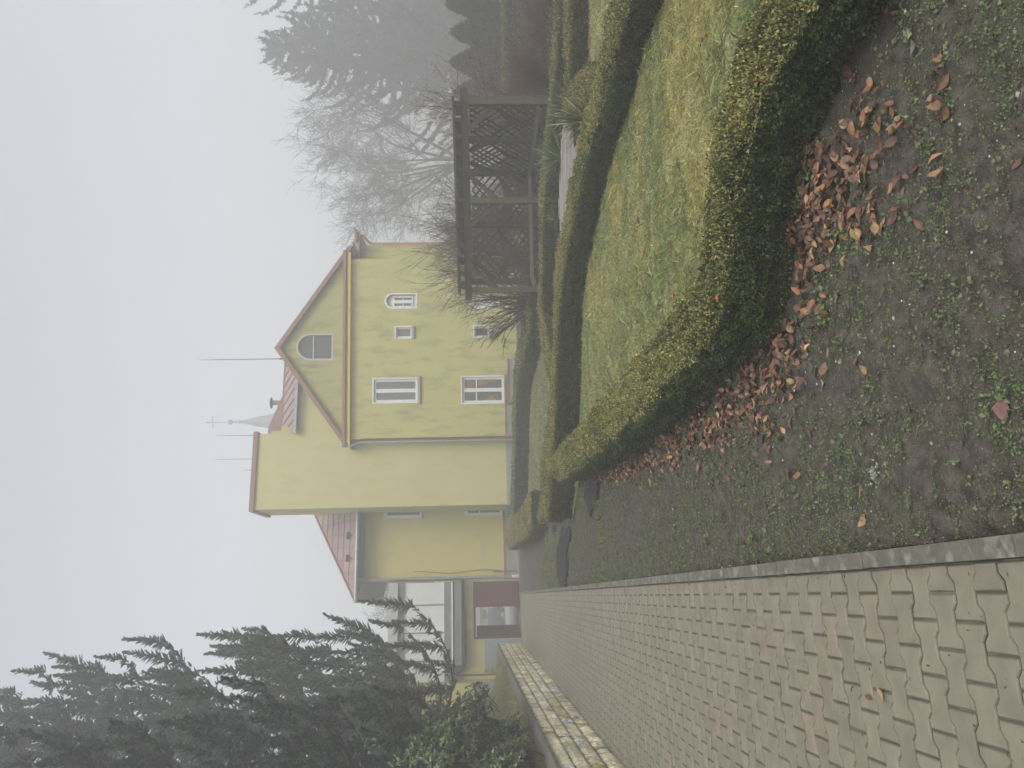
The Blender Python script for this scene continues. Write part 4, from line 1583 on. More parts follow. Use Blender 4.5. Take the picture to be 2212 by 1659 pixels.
def lattice(p, q, z0, z1_, parent):
    """crossed laths between two posts"""
    L = np.linalg.norm(q - p)
    d = (q - p) / L
    n = np.array([d[1], -d[0], 0])
    H = z1_ - z0
    mb = MB()
    for sgn in (1, -1):
        off = .012 * sgn
        st = .23
        k0 = -H
        while k0 < L:
            # a lath rising at 42 degrees, clipped to the panel
            pts = []
            m_ = .82
            for (s_, h_) in ((k0, 0), (k0 + H / m_, H)):
                pts.append([s_, h_])
            (sA_, hA_), (sB_, hB_) = pts
            def clip(s_):
                return hA_ + (s_ - sA_) * m_
            if sA_ < 0:
                sA_, hA2 = 0, clip(0)
            else:
                hA2 = hA_
            if sB_ > L:
                hB2 = clip(L)
                sB_ = L
            else:
                hB2 = hB_
            if sB_ - sA_ > .05:
                a, b = (sA_, sB_) if sgn > 0 else (L - sA_, L - sB_)
                mb.bar(p + d * a + n * off + np.array([0, 0, z0 + hA2]), p + d * b + n * off + np.array([0, 0, z0 + hB2]), .046, .02, up=n)
            k0 += st
    return mb.build('lattice_panel', M['wood'], parent)


for a, b in (('a', 'b'), ('b', 'c'), ('c', 'e'), ('e', 'f')):
    d = unit(P[b] - P[a])
    lattice(P[a] + d * .08, P[b] - d * .08, .18, zt - .2, pg)
# roof beams: front plate, rear plates, rafters with sticking-out ends
mb = MB()
zu = np.array([0, 0, 1.0])


def beam(a, b, z, w, h, ext=.2):
    d = unit(b - a)
    mb.bar(a - d * ext + zu * z, b + d * ext + zu * z, w, h)


beam(P['a'], P['g'], zt - .085, .09, .15, .25)
beam(P['b'], P['c'], zt - .0851, .08, .149, .1)
beam(P['c'], P['f'], zt - .0852, .08, .149, .15)
beam(P['a'], P['b'], zt - .0853, .08, .149, .0)
mb.build('roof_beam', M['wood'], pg)
for i in range(13):
    f_ = (i + .15) / 12.4
    a = P['a'] + (P['g'] - P['a']) * f_
    back = a + np.array([.25, 1.0 + 1.6 * math.sin(math.pi * min(1, max(0, f_))) ** .6, 0])
    d = unit(back - a)
    mb = MB()
    mb.bar(a - d * .13 + zu * (zt + .055), back + zu * (zt + .055), .09, .12)
    mb.build('rafter', M['wood'], pg)
for i in range(7):
    o_ = np.array([.1 * i * .2, -.16 + i * .3, 0])
    a, b = P['a'] + o_, P['g'] + o_
    d = unit(b - a)
    cut = .05 + .06 * (i % 2)
    mb = MB()
    mb.bar(a - d * (.1 - cut) + zu * (zt + .137), b + d * (.1 - cut) + zu * (zt + .137), .06, .04)
    mb.build('roof_batten', M['wood'], pg)
# knee braces
for k, to in (('a', 'd'), ('d', 'a'), ('d', 'g'), ('g', 'd'), ('c', 'b'), ('f', 'e'), ('b', 'c')):
    d = unit(P[to] - P[k])
    mb = MB()
    mb.bar(P[k] + zu * (zt - .75) + d * .05, P[k] + d * .55 + zu * (zt - .17), .06, .09)
    mb.build('brace', M['wood'], pg)
# hand rail
mb = MB()
for (k, l) in (('a', 'b'), ('b', 'c'), ('c', 'e'), ('e', 'f'), ('f', 'g')):
    nrm = unit(np.array([(P[l] - P[k])[1], -(P[l] - P[k])[0], 0]))
    if nrm[1] > 0:
        nrm = -nrm
    mb.bar(P[k] + nrm * .11 + zu * .41, P[l] + nrm * .11 + zu * .41, .03, .05)
    mb.bar(P[k] + nrm * .16 + zu * .37, P[l] + nrm * .16 + zu * .37, .03, .035)
mb.build('hand_rail', M['rail'], pg)

# ------------------------------------------------------------------ round timber deck in its bed, with yuccas
ctr = np.array([3.32, 13.1, 0])
deck = empty('timber_deck', (float(ctr[0]), float(ctr[1]), 0), 'round weathered timber deck between the two curved hedges', 'deck')
Rd = 1.32
ctr = np.array([3.32, 13.1, 0])
mb = MB()
nb = 13
bc = []
for i in range(nb):
    y0 = -Rd + i * 2 * Rd / nb
    wd = 2 * Rd / nb
    # each board: near-flush dark strip painted as the groove's shade, then a pale rib
    for (f0, f1, zz, c_) in ((.0, .3, .148, (.06, .048, .038)), (.3, 1.0, .15, (.29, .265, .235))):
        ya, yb = y0 + wd * f0, y0 + wd * f1
        ym = max(abs(ya), abs(yb))
        xm = math.sqrt(max(.03, Rd * Rd - min(ym, Rd * .99) ** 2))
        mb.box(ctr[0] - xm, ctr[0] + xm, ctr[1] + ya + .0005, ctr[1] + yb - .0005, .06, zz + random.uniform(-.002, .002))
        bc += [np.array(c_) * random.uniform(.85, 1.15)] * 8
fs_ = [np.array(x) for x in mb.f.values()]
mesh_np('deck_boards', np.array(mb.v), fs_, M['deckcol'], deck, np.array(bc))
mb = MB()
for i in range(40):
    a0, a1 = 2 * math.pi * i / 40, 2 * math.pi * (i + .98) / 40
    p0 = ctr + np.array([math.cos(a0), math.sin(a0), 0]) * (Rd * .99)
    p1 = ctr + np.array([math.cos(a1), math.sin(a1), 0]) * (Rd * .99)
    mb.bar(p0 + zu * .06, p1 + zu * .06, .03, .12)
mb.build('edge_board', M['deck_edge'], deck)
mb = MB()
mb.lathe([(0, .05), (Rd * .96, .05), (Rd * .96, -.05)], ctr, 30)
mb.build('deck_frame', M['dark'], deck)


def yucca(loc, size, n, label):
    loc = np.array(loc, float)
    Vs, Fs, Cs, nb_ = [], [], [], 0
    for i in range(n):
        a = rng.uniform(0, 2 * math.pi)
        el = rng.uniform(.15, 1.45)
        L = size * rng.uniform(.65, 1.1)
        d = np.array([math.cos(a) * math.cos(el), math.sin(a) * math.cos(el), math.sin(el)])
        sd = unit(np.cross(d, zu))
        k = 6
        t = np.linspace(0, 1, k)
        droop = rng.uniform(0, .25) * L
        c = loc + np.array([0, 0, .06]) + d * (t * L)[:, None] - zu * (droop * t ** 2.2)[:, None]
        w = size * .032 * np.array([.6, 1, 1, .85, .5, .05])
        up = np.cross(sd, d)
        l_, r_ = c + sd * w[:, None] + up * w[:, None] * .4, c - sd * w[:, None] + up * w[:, None] * .4
        V = np.stack([l_, c, r_], 1).reshape(-1, 3)
        idx = np.arange(k * 3).reshape(k, 3) + nb_
        Fs.append(np.stack([idx[:-1, :-1], idx[:-1, 1:], idx[1:, 1:], idx[1:, :-1]], -1).reshape(-1, 4))
        nb_ += k * 3
        c0_ = np.array([0.095, 0.135, 0.055]) if rng.random() > .2 else np.array([0.26, 0.27, 0.10])
        if rng.random() < .06:
            c0_ = np.array([.28, .2, .1])
        Cs.append(np.repeat(jitter_cols(c0_, 1, .2), k * 3, 0))
        Vs.append(V)
    o = mesh_np('yucca', np.concatenate(Vs), np.concatenate(Fs), M['gloss'], None, np.concatenate(Cs))
    return tag(o, label, 'plant', 'yuccas round the deck')


yucca(G(1290, 258), .66, 130, 'big fan-leaved yucca with cream-edged leaves, nearest the long hedge')
yucca(G(1262, 236), .66, 110, 'dark green yucca just behind the cream-edged one')
yucca(AT(1225, 340, 14.1) * np.array([1, 1, 0]), .66, 130, 'spiky yucca rising at the back edge of the round deck')
yucca(AT(1225, 437, 14.45) * np.array([1, 1, 0]) + np.array([0, 0, .12]), .30, 40, 'tiny yucca seedling at the back edge of the deck, upper one')
yucca(AT(1225, 470, 14.5) * np.array([1, 1, 0]) + np.array([0, 0, .1]), .36, 46, 'small yucca beside the tiny seedling behind the deck')


# ------------------------------------------------------------------ conifers
def shoots_mesh(P_, D_, L_, W_, col, needles=0, sd=.2):
    n = len(P_)
    D_ = unit(D_)
    if not needles:
        a = unit(np.cross(D_, rng.normal(size=(n, 3))))
        b = np.cross(D_, a)
        L, W = L_[:, None], W_[:, None]
        vs = []
        for s in (a, b):
            j1, j2, j3, j4 = (rng.uniform(.6, 1.15, (n, 1)) for _ in range(4))
            vs += [P_, P_ + D_ * L * .12 + s * W * .8 * j1, P_ + D_ * L * .7 + s * W * .8 * j2, P_ + D_ * L, P_ + D_ * L * .65 - s * W * .8 * j3, P_ + D_ * L * .1 - s * W * .8 * j4]
        v = np.stack(vs, 1).reshape(-1, 3)
        f = np.arange(n * 12).reshape(-1, 6)
        return v, f, np.repeat(jitter_cols(col, n, sd), 12, 0)
    # needles standing off a short stem
    vs = []
    for j in range(needles):
        t = (j + rng.random((n, 1))) / needles
        s = unit(np.cross(D_, rng.normal(size=(n, 3))))
        base = P_ + D_ * L_[:, None] * t
        tip = base + (D_ * .75 + s * .8) * W_[:, None] * 1.5
        e = np.cross(s, D_) * W_[:, None] * .20
        vs.append(np.stack([base - e, base + e, tip], 1))
    v = np.stack(vs, 1).reshape(-1, 3)
    f = np.arange(n * needles * 3).reshape(-1, 3)
    return v, f, np.repeat(jitter_cols(col, n, sd), needles * 3, 0)


def conifer(loc, H, Rb, label, col, name='spruce_tree', cat='tree', gap=.42, per=6, power=.75, upturn=.9, droop=.35, shoot=.16, wid=.03, dens=1.0, irregular=.25, needles=0, zmin=1.0, group=None, arc=None, wander=0.0, tips=1.0, plate=.5, plumes=(), plume_h=.95):
    loc = np.array(loc, float)
    root = empty(name, tuple(loc), label, cat, group)
    tb = Tubes()
    tz = np.linspace(0, H, 12)
    lean = np.stack([np.sin(tz * .35) * .08 * wander, np.cos(tz * .27) * .08 * wander, tz], 1)
    tb.add(loc + lean, np.interp(tz, [0, H], [Rb * .055 + .06, .02]), 8)
    br = Tubes()
    SP, SD, SL = [], [], []
    h = zmin
    while h < H * .985:
        prof = (1 - h / H) ** power
        m = max(3, int(round(per * (.5 + .5 * prof) + rng.normal(0, .6))))
        a0 = rng.uniform(0, 6.28)
        for i in range(m):
            az = a0 + 2 * math.pi * i / m + rng.normal(0, .25)
            if arc is not None and math.cos(az - arc[0]) < arc[1]:
                continue
            L = Rb * prof * min(1.18 + irregular * .6, math.exp(rng.normal(0, irregular))) + .25
            k = max(5, int(L / .22))
            t = np.linspace(0, 1, k)
            dr = droop * (1 - .5 * h / H) * rng.uniform(.6, 1.3)
            z = -dr * L * np.sin(t * math.pi * .72) * .9 + upturn * L * .34 * t ** 4 + (.18 * (h / H)) * L * t
            out = L * t
            side = wander * .12 * L * np.sin(t * 5 + rng.uniform(0, 6)) * t
            dirv = np.array([math.cos(az), math.sin(az), 0])
            sidev = np.array([-dirv[1], dirv[0], 0])
            pts = loc + dirv * out[:, None] + sidev * side[:, None] + zu * (h + rng.normal(0, .06) + z)[:, None]
            br.add(pts, np.interp(t, [0, 1], [.012 + L * .007, .004]), 4)
            # secondary twigs to both sides
            tang = unit(np.gradient(pts, axis=0))
            ns = int(L * 9 * dens) + 3
            ts = 1 - rng.random(ns) ** 1.25 * .88
            for tq in ts:
                q = tq * (k - 1)
                i0 = min(int(q), k - 2)
                fr = q - i0
                p = pts[i0] * (1 - fr) + pts[i0 + 1] * fr
                tg = tang[i0]
                l2 = (.22 + plate * (1 - tq) * min(1, L / 3)) * rng.uniform(.5, 1.2)
                s2 = rng.choice([-1, 1])
                d2 = unit(tg * rng.uniform(.35, 1.0) + sidev * s2 * rng.uniform(.2, .9) + zu * rng.normal(-.12 + .5 * tq, .28))
                n3 = int(3 + l2 * 16 * dens)
                u = rng.random(n3)
                pp = p + d2 * (u * l2)[:, None] - zu * (.12 * l2 * u ** 2)[:, None]
                if L < 6 and Rb < 6:
                    br.add([p, p + d2 * l2 * .5 - zu * .03 * l2, p + d2 * l2 - zu * .12 * l2], [.008, .006, .003], 3)
                SP.append(pp)
                dd_ = d2 * .7 + rng.normal(0, .55, (n3, 3)) + zu * (.25 + .45 * tq * tips)
                SD.append(dd_)
                SL.append(np.full(n3, shoot) * rng.uniform(.7, 1.25, n3))
            # upright plumes along the outer part of the bough and at its tip
            for tq in [1.0] + [q for q in plumes if L > 1.0]:
                q = tq * (k - 1)
                i0 = min(int(q), k - 2)
                p = pts[i0] + (pts[i0 + 1] - pts[i0]) * (q - i0) + sidev * rng.normal(0, .10 * L * (1.1 - tq))
                fh = min(plume_h, .28 * L + .15) * rng.uniform(.6, 1.3)
                axis = unit(zu + dirv * rng.uniform(.0, .32) + rng.normal(0, .12, 3))
                # whorls of side twigs on a little leader, long below and short above
                nw = max(3, int(fh / (.46 * shoot)))
                npw = max(4, int(6 * tips))
                u = np.repeat(np.linspace(0.02, .97, nw), npw)
                nf = len(u)
                aa = rng.uniform(0, 6.28, nf)
                pp = p + axis * (u * fh)[:, None] + rng.normal(0, .012, (nf, 3))
                rim = np.stack([np.cos(aa), np.sin(aa), np.zeros(nf)], 1)
                SP.append(pp)
                SD.append(axis * (.45 + .6 * u)[:, None] + rim * (1.0 - .55 * u)[:, None] + rng.normal(0, .14, (nf, 3)))
                SL.append((shoot * .62 + fh * .17 * (1 - u)) * rng.uniform(.65, 1.2, nf))
                br.add([p, p + axis * fh * .6, p + axis * fh * .98], [.012, .008, .004], 3)
        h += gap * rng.uniform(.75, 1.25)
    # leader
    u = rng.random(60)
    SP.append(loc + zu * (H - .9 + u * .95)[:, None] + rng.normal(0, .08, (60, 3)) * (1.1 - u)[:, None])
    SD.append(zu * .8 + rng.normal(0, .6, (60, 3)))
    SL.append(np.full(60, shoot))
    SP, SD, SL = np.concatenate(SP), np.concatenate(SD), np.concatenate(SL)
    print(name, 'shoots', len(SP))
    mix = rng.random((len(SP), 1))
    base = np.array(col[0]) * (1 - mix) + np.array(col[1]) * mix
    v, f, c = shoots_mesh(SP, SD, SL, np.full(len(SP), wid) * rng.uniform(.8, 1.2, len(SP)), base, needles)
    trunk = tb.build('trunk', M['bark'], root)
    br.build('branches', M['bark'], trunk)
    mesh_np('crown', v, f, M['needle'], root, c)
    return root


blue = ((0.072, 0.096, 0.076), (0.12, 0.15, 0.125))
conifer((-11.3, 20.8, 1.6), 23.5, 4.7, 'tall blue spruce with upturned finger-like branch ends beside the gateway', blue, power=.62, per=7, gap=.46, shoot=.15, wid=.026, dens=1.0, arc=(-.45, -.05), group='blue spruces on the bank', upturn=.55, irregular=.1, zmin=2.4, tips=1.35, plate=.6, plumes=(.4, .52, .64, .76, .88), plume_h=1.3)
conifer((-8.5, 12.6, 1.3), 14.5, 2.95, 'lower blue spruce, dense and dark, in front of the tall one', ((0.032, 0.045, 0.037), (0.06, 0.08, 0.066)), power=.42, per=8, gap=.40, shoot=.13, wid=.034, dens=.9, needles=22, tips=1.0, plate=.5, upturn=.5, plumes=(.45, .6, .74, .87), plume_h=.75, arc=(-.5, .0), group='blue spruces on the bank', irregular=.14, zmin=1.6)
conifer((28.6, 65.0, 0), 19.7, 7.6, 'big dark conifer with ragged drooping boughs fading in the fog', ((0.035, 0.055, 0.042), (0.058, 0.082, 0.062)), name='fir_tree', power=.72, per=8, gap=.52, shoot=.26, wid=.044, dens=2.0, irregular=.24, wander=1.0, droop=.25, upturn=.75, tips=.6)
conifer((37.5, 68.0, 0), 25.0, 8.8, 'second foggy conifer, cut by the edge of the picture', ((0.035, 0.055, 0.042), (0.058, 0.082, 0.062)), name='fir_tree', power=.75, per=6, gap=.9, shoot=.28, wid=.045, dens=1.5, irregular=.22, wander=1.0, droop=.25, upturn=.7, tips=.6)


# ------------------------------------------------------------------ bare trees and shrubs
def bare_tree(loc, H, label, seed, limbs=5, levels=5, spread=.55, r0=.22, trunk_h=.16, mat_='barkgrey', group=None, name='bare_tree', minr=.006):
    rg = np.random.default_rng(seed)
    loc = np.array(loc, float)
    root = empty(name, tuple(loc), label, 'tree', group)
    tb, tw = Tubes(), Tubes()

    def grow_(p, d, L, r, lev):
        k = 7 if lev < 2 else 6 if lev < 4 else 5
        pts = [p]
        dd = d.copy()
        for i in range(k - 1):
            dd = unit(dd + rg.normal(0, .10 if lev < 2 else .2, 3) + zu * (.07 if lev < 3 else .03))
            pts.append(pts[-1] + dd * L / (k - 1))
        pts = np.array(pts)
        rr = np.linspace(r, max(minr * .7, r * .5), k)
        (tb if lev < 1 else tw).add(pts, rr, 8 if lev < 2 else 5 if lev < 3 else 3)
        if lev >= levels:
            return
        nch = {0: limbs, 1: 6, 2: 6, 3: 6, 4: 5}.get(lev, 3)
        a0 = rg.uniform(0, 6.28)
        for i in range(nch):
            t = rg.uniform(.3, 1.0) if lev else rg.uniform(.7, 1.0)
            if i == 0:
                t = 1.0
            q = t * (k - 1)
            i0 = min(int(q), k - 2)
            pp = pts[i0] + (pts[i0 + 1] - pts[i0]) * (q - i0)
            if lev == 0:
                # limbs fan out evenly, the middle ones steepest
                sp = [.12, .35, .5, .6, .75, .85, .95][i % 7] * spread * 1.25
                az = a0 + i * 2.4
                nd = unit(np.array([math.cos(az) * math.sin(sp), math.sin(az) * math.sin(sp), math.cos(sp)]))
                ll = (H - H * trunk_h) * rg.uniform(.50, .60)
            else:
                tg = unit(pts[i0 + 1] - pts[i0])
                sp = spread * (1.0 if i else .3) * rg.uniform(.75, 1.35)
                side = unit(np.cross(tg, rg.normal(size=3)))
                nd = unit(tg * math.cos(sp) + side * math.sin(sp))
                ll = L * (rg.uniform(.42, .64) if i else .62)
            grow_(pp, nd, ll, max(minr, np.interp(t, [0, 1], [r, r * .55]) * rg.uniform(.45, .7)), lev + 1)
    grow_(loc - zu * .2, zu.copy(), H * trunk_h, r0, 0)
    t_ = tb.build('trunk', M[mat_], root)
    tw.build('crown', M[mat_], root)
    return root


bt = AT(1100, 335, 66)
bare_tree((float(bt[0]), 66, 0), 17.2, 'large round-headed bare tree in the fog behind the pergola', 2, limbs=7, spread=.68, r0=.44, trunk_h=.2, minr=.015)
bt = AT(1100, 1275, 70)
bare_tree((float(bt[0]), 70, 0), 11.5, 'faint bare tree beyond the roof of the gateway bridge', 9, limbs=5, levels=5, spread=.6, r0=.26, trunk_h=.3, minr=.014)


def twig_shrub(loc, H, W_, n, label, seed, mat_='twig', r=.009, lean=0.0, name='bare_shrub', buds=None, levels=2, group=None, cat='shrub', arch_=.5):
    rg = np.random.default_rng(seed)
    loc = np.array(loc, float)
    root = empty(name, tuple(loc), label, cat, group)
    tb = Tubes()
    ends = []
    for i in range(n):
        a = rg.uniform(0, 6.28)
        q = math.sqrt(rg.random())
        L = H * rg.uniform(.6, 1.08)
        k = 7
        t = np.linspace(0, 1, k)
        out = W_ * q * (t ** 1.3)
        z = L * (t - arch_ * q * .5 * t ** 3)
        pts = loc + np.stack([math.cos(a) * out + lean * t * W_, math.sin(a) * out, z], 1) + rg.normal(0, .025, (k, 3)) * t[:, None] * H * .4
        pts += np.append(rg.normal(0, .1 * W_, 2), 0)
        tb.add(pts, np.linspace(r, r * .4, k), 4)
        for _ in range(int(rg.integers(4, 8))):
            j = rg.integers(1, k - 1)
            d = unit(unit(pts[j + 1] - pts[j]) + rg.normal(0, .5, 3) + zu * .1)
            l2 = H * rg.uniform(.12, .34)
            kk = np.linspace(0, 1, 4)[:, None]
            p2 = pts[j] + d * l2 * kk + zu * (.08 * l2 * kk ** 2) + rg.normal(0, .012, (4, 3)) * kk
            tb.add(p2, np.linspace(r * .5, r * .25, 4), 3)
            ends.append(p2[-1])
            if levels > 2:
                for _ in range(3):
                    j2 = rg.integers(1, 3)
                    d2 = unit(d + rg.normal(0, .6, 3))
                    p3 = p2[j2] + d2 * l2 * .5 * kk
                    tb.add(p3, np.linspace(r * .32, r * .2, 4), 3)
                    ends.append(p3[-1])
    st = tb.build('stems', M[mat_], root)
    if buds:
        e = np.array(ends)
        e = np.repeat(e, buds[1], 0) + rg.normal(0, buds[3], (len(e) * buds[1], 3))
        v, f = leaf_quads(e, np.tile(zu, (len(e), 1)), buds[0], buds[0] * .8, 1.5)
        mesh_np(buds[4], v, f, M['leaf'] if isinstance(buds[2], tuple) else M[buds[2]], root, np.repeat(jitter_cols(buds[2], len(e), .25), 4, 0))
    return root


def sh(y_, Z):
    p = AT(1100, y_, Z)
    return (float(p[0]), Z, 0.0)


twig_shrub(sh(560, 23.5), 3.6, 2.1, 80, 'big twiggy bare shrub against the lattice at the house side', 3, r=.013, levels=3, buds=(.022, 1, (.10, .085, .05), .03, 'buds'))
twig_shrub(sh(480, 25.0), 3.5, 1.9, 110, 'bare shrub with upright grey twigs rising behind the pergola roof', 5, r=.012, levels=3, buds=(.03, 1, (.11, .095, .06), .04, 'buds'))
twig_shrub(sh(655, 20.0), 2.3, 1.3, 34, 'spreading bare shrub with forked branches in front of the arched window', 6, r=.016, levels=3)
twig_shrub(sh(400, 21.5), 1.9, 1.3, 34, 'low tangled bare shrub behind the middle of the lattice', 8, r=.011, levels=3)
twig_shrub(sh(250, 19.5), 3.4, 1.7, 28, 'crab apple with arching red-berried twigs above the pergola corner', 12, mat_='twig_red', r=.015, levels=3, buds=(.035, 3, (.26, .07, .07), .10, 'berries'), name='crab_apple', cat='tree', arch_=.9)
twig_shrub(sh(160, 16.0), 1.25, .75, 130, 'dense rusty-brown twiggy bush beside the right pergola post', 13, mat_='twig_red', r=.005, levels=3)
twig_shrub(sh(70, 17.0), .8, .9, 70, 'low reddish twiggy bush in the dark bed under the columnar evergreens', 14, mat_='twig_red', r=.005, levels=3)
twig_shrub(sh(0, 16.5), .75, .9, 60, 'low reddish twiggy bush cut by the edge of the picture', 15, mat_='twig_red', r=.005, levels=3)
twig_shrub(sh(590, 19.6), .6, .6, 26, 'low purplish bush inside the house end of the pergola', 16, mat_='twig_red', r=.006, levels=3)


def thuja(loc, H, r, label, seed):
    loc = np.array(loc, float)
    root = empty('columnar_thuja', tuple(loc), label, 'tree', 'row of columnar evergreens')
    n = int(5200 * H * r * 2)
    h = 1 - rng.random(n) ** .8
    a = rng.uniform(0, 6.28, n)
    pr = np.sin(np.clip(h * .72 + .28, 0, 1) * math.pi) ** .8 * r
    pr *= 1 + .5 * (smooth_noise(a * 3, h * 9 + seed, 1, seed) - .5)
    q = pr * np.sqrt(rng.uniform(.75, 1.03, n))
    P_ = loc + np.stack([np.cos(a) * q, np.sin(a) * q, h * H], 1)
    N = np.stack([np.cos(a) * .5, np.sin(a) * .5, np.full(n, .9)], 1)
    P_ = P_ + rng.normal(0, .035, P_.shape) * np.array([1, 1, 1.6])
    v, f = leaf_quads(P_, N, .13, .04, .45)
    mix = rng.random((n, 1))
    mesh_np('foliage', v, f, M['leaf'], root, np.repeat(jitter_cols(np.array([.035, .052, .03]) * (1 - mix) + np.array([.055, .075, .045]) * mix, n, .2), 4, 0))
    mb = MB()
    mb.tube([loc, loc + zu * H * .6], [.07, .03], 7)
    mb.build('trunk', M['bark'], root)


for i, (yy, Z, H, lb) in enumerate(((268, 31.0, 2.05, 'columnar evergreen nearest the pergola, foot hidden by the rusty bush'), (200, 30.5, 2.3, 'broad columnar evergreen, second from the pergola'), (134, 30.0, 2.4, 'columnar evergreen in the middle of the row'), (70, 29.5, 2.35, 'columnar evergreen behind the thin bare stem'), (8, 29.0, 2.5, 'columnar evergreen cut by the edge of the picture'))):
    p = sh(yy, Z)
    thuja(p, H + .15, .62, lb, i)
bk = sh(215, 26)
hedge([(bk[0] - 2.5, 25.5), (bk[0] + 1, 25.2), (bk[0] + 5, 24.6), (bk[0] + 9, 24)], .8, .75, .06, 1.6, 'dark informal hedge in front of the columnar evergreens', .1, .25, group='dark hedges behind the garden')
pb = sh(330, 23)
hedge([(pb[0] - .9, 22.8), (pb[0] + .4, 22.6), (pb[0] + 2.4, 21.8)], 1.0, .75, .05, 1.6, 'dark evergreen hedge right behind the lattice', .05, .1, group='dark hedges behind the garden')


# low dark ground cover over the planting bed
m = 26000
x, y = rng.uniform(3.5, 13, m), rng.uniform(14.4, 24, m)
k = smooth_noise(x, y, .5, 71) + .3 * rng.random(m) > .42
x, y = x[k], y[k]
m = len(x)
P_ = np.stack([x, y, .03 + .10 * rng.random(m) * (.4 + smooth_noise(x, y, .5, 71))], 1)
v, f = leaf_quads(P_, np.tile(zu, (m, 1)), .07, .05, .9)
tag(mesh_np('ground_cover', v, f, M['leaf'], None, np.repeat(jitter_cols(np.where(rng.random((m, 1)) < .5, np.array([[.035, .04, .022]]), np.array([[.06, .042, .03]])), m, .3), 4, 0)), 'low dark leafy ground cover in the bed behind the hedges', 'ground cover', kind='stuff')

# ------------------------------------------------------------------ laurel-like bush on the bank at the left
def leaf_bush(lobes, n, label, L, w, cols, loc, name):
    root = empty(name, loc, label, 'shrub')
    w_ = np.array([l[1][0] * l[1][1] for l in lobes])
    pick = rng.choice(len(lobes), n, p=w_ / w_.sum())
    c = np.array([l[0] for l in lobes])[pick]
    r = np.array([l[1] for l in lobes])[pick]
    d = unit(rng.normal(size=(n, 3)))
    d[:, 2] = np.abs(d[:, 2]) * .9 - .15
    rad = rng.uniform(.78, 1.06, n)[:, None]
    lump = (1 + .22 * (smooth_noise(d[:, 0] * 3 + pick * 5, d[:, 1] * 3 + d[:, 2] * 2, .5, 17) - .5))[:, None]
    P0 = c + d * r * rad * lump
    Vs, Fs, Cs, nb_ = [], [], [], 0
    # whorls of 6 leaves
    k = 6
    tw = Tubes()
    ax = unit(d + zu * .8 + rng.normal(0, .25, (n, 3)))
    s = unit(np.cross(ax, rng.normal(size=(n, 3))))
    b = np.cross(ax, s)
    for j in range(k):
        an = 2 * math.pi * j / k + rng.normal(0, .25, n)
        el = rng.uniform(.25, 1.0, n)
        dr = (s * np.cos(an)[:, None] + b * np.sin(an)[:, None]) * np.cos(el)[:, None] + ax * np.sin(el)[:, None]
        ln = L * rng.uniform(.65, 1.15, n)[:, None]
        sd = unit(np.cross(dr, ax)) * w * rng.uniform(.8, 1.15, n)[:, None]
        up = np.cross(sd, dr)
        up = unit(up) * w * .25
        A, B_ = P0 + dr * ln * .06, P0 + dr * ln
        m1, m2 = P0 + dr * ln * .38, P0 + dr * ln * .72 - zu * ln * .03
        v = np.stack([A, m1 + sd * .9 + up, m1, m1 - sd * .9 + up, m2 + sd * .8 + up, m2, m2 - sd * .8 + up, B_ - zu * ln * .08], 1).reshape(-1, 3)
        base = (np.arange(n) * 8)[:, None] + nb_
        Fs.append(np.concatenate([base + np.array(q) for q in ((1, 4, 5, 2), (2, 5, 6, 3))]))
        Fs.append(np.concatenate([base + np.array(q) for q in ((0, 1, 2), (0, 2, 3), (4, 7, 5), (5, 7, 6))]))
        nb_ += n * 8
        Vs.append(v)
        mix = rng.random((n, 1))
        Cs.append(np.repeat(jitter_cols(np.array(cols[0]) * (1 - mix) + np.array(cols[1]) * mix, n, .22), 8, 0))
    for i in range(0, n, 6):
        tw.add([P0[i] - ax[i] * .35, P0[i] - ax[i] * .1, P0[i]], [.008, .006, .004], 4)
    mesh_np('foliage', np.concatenate(Vs), Fs, M['gloss'], root, np.concatenate(Cs))
    stm = tw
    for l in lobes:
        for _ in range(7):
            e = np.array(l[0]) + unit(rng.normal(size=3)) * np.array(l[1]) * .7
            bse = np.array([l[0][0] + rng.normal(0, .2), l[0][1] + rng.normal(0, .2), 1.0])
            mid = (e + bse) / 2 + rng.normal(0, .1, 3)
            stm.add([bse, mid, e], [.025, .016, .008], 5)
    stm.build('stems', M['bark'], root)
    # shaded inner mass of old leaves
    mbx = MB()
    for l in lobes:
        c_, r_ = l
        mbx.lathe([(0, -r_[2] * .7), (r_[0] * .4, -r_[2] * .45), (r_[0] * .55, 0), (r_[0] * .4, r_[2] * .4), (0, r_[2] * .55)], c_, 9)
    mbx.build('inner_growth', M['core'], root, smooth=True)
    return root


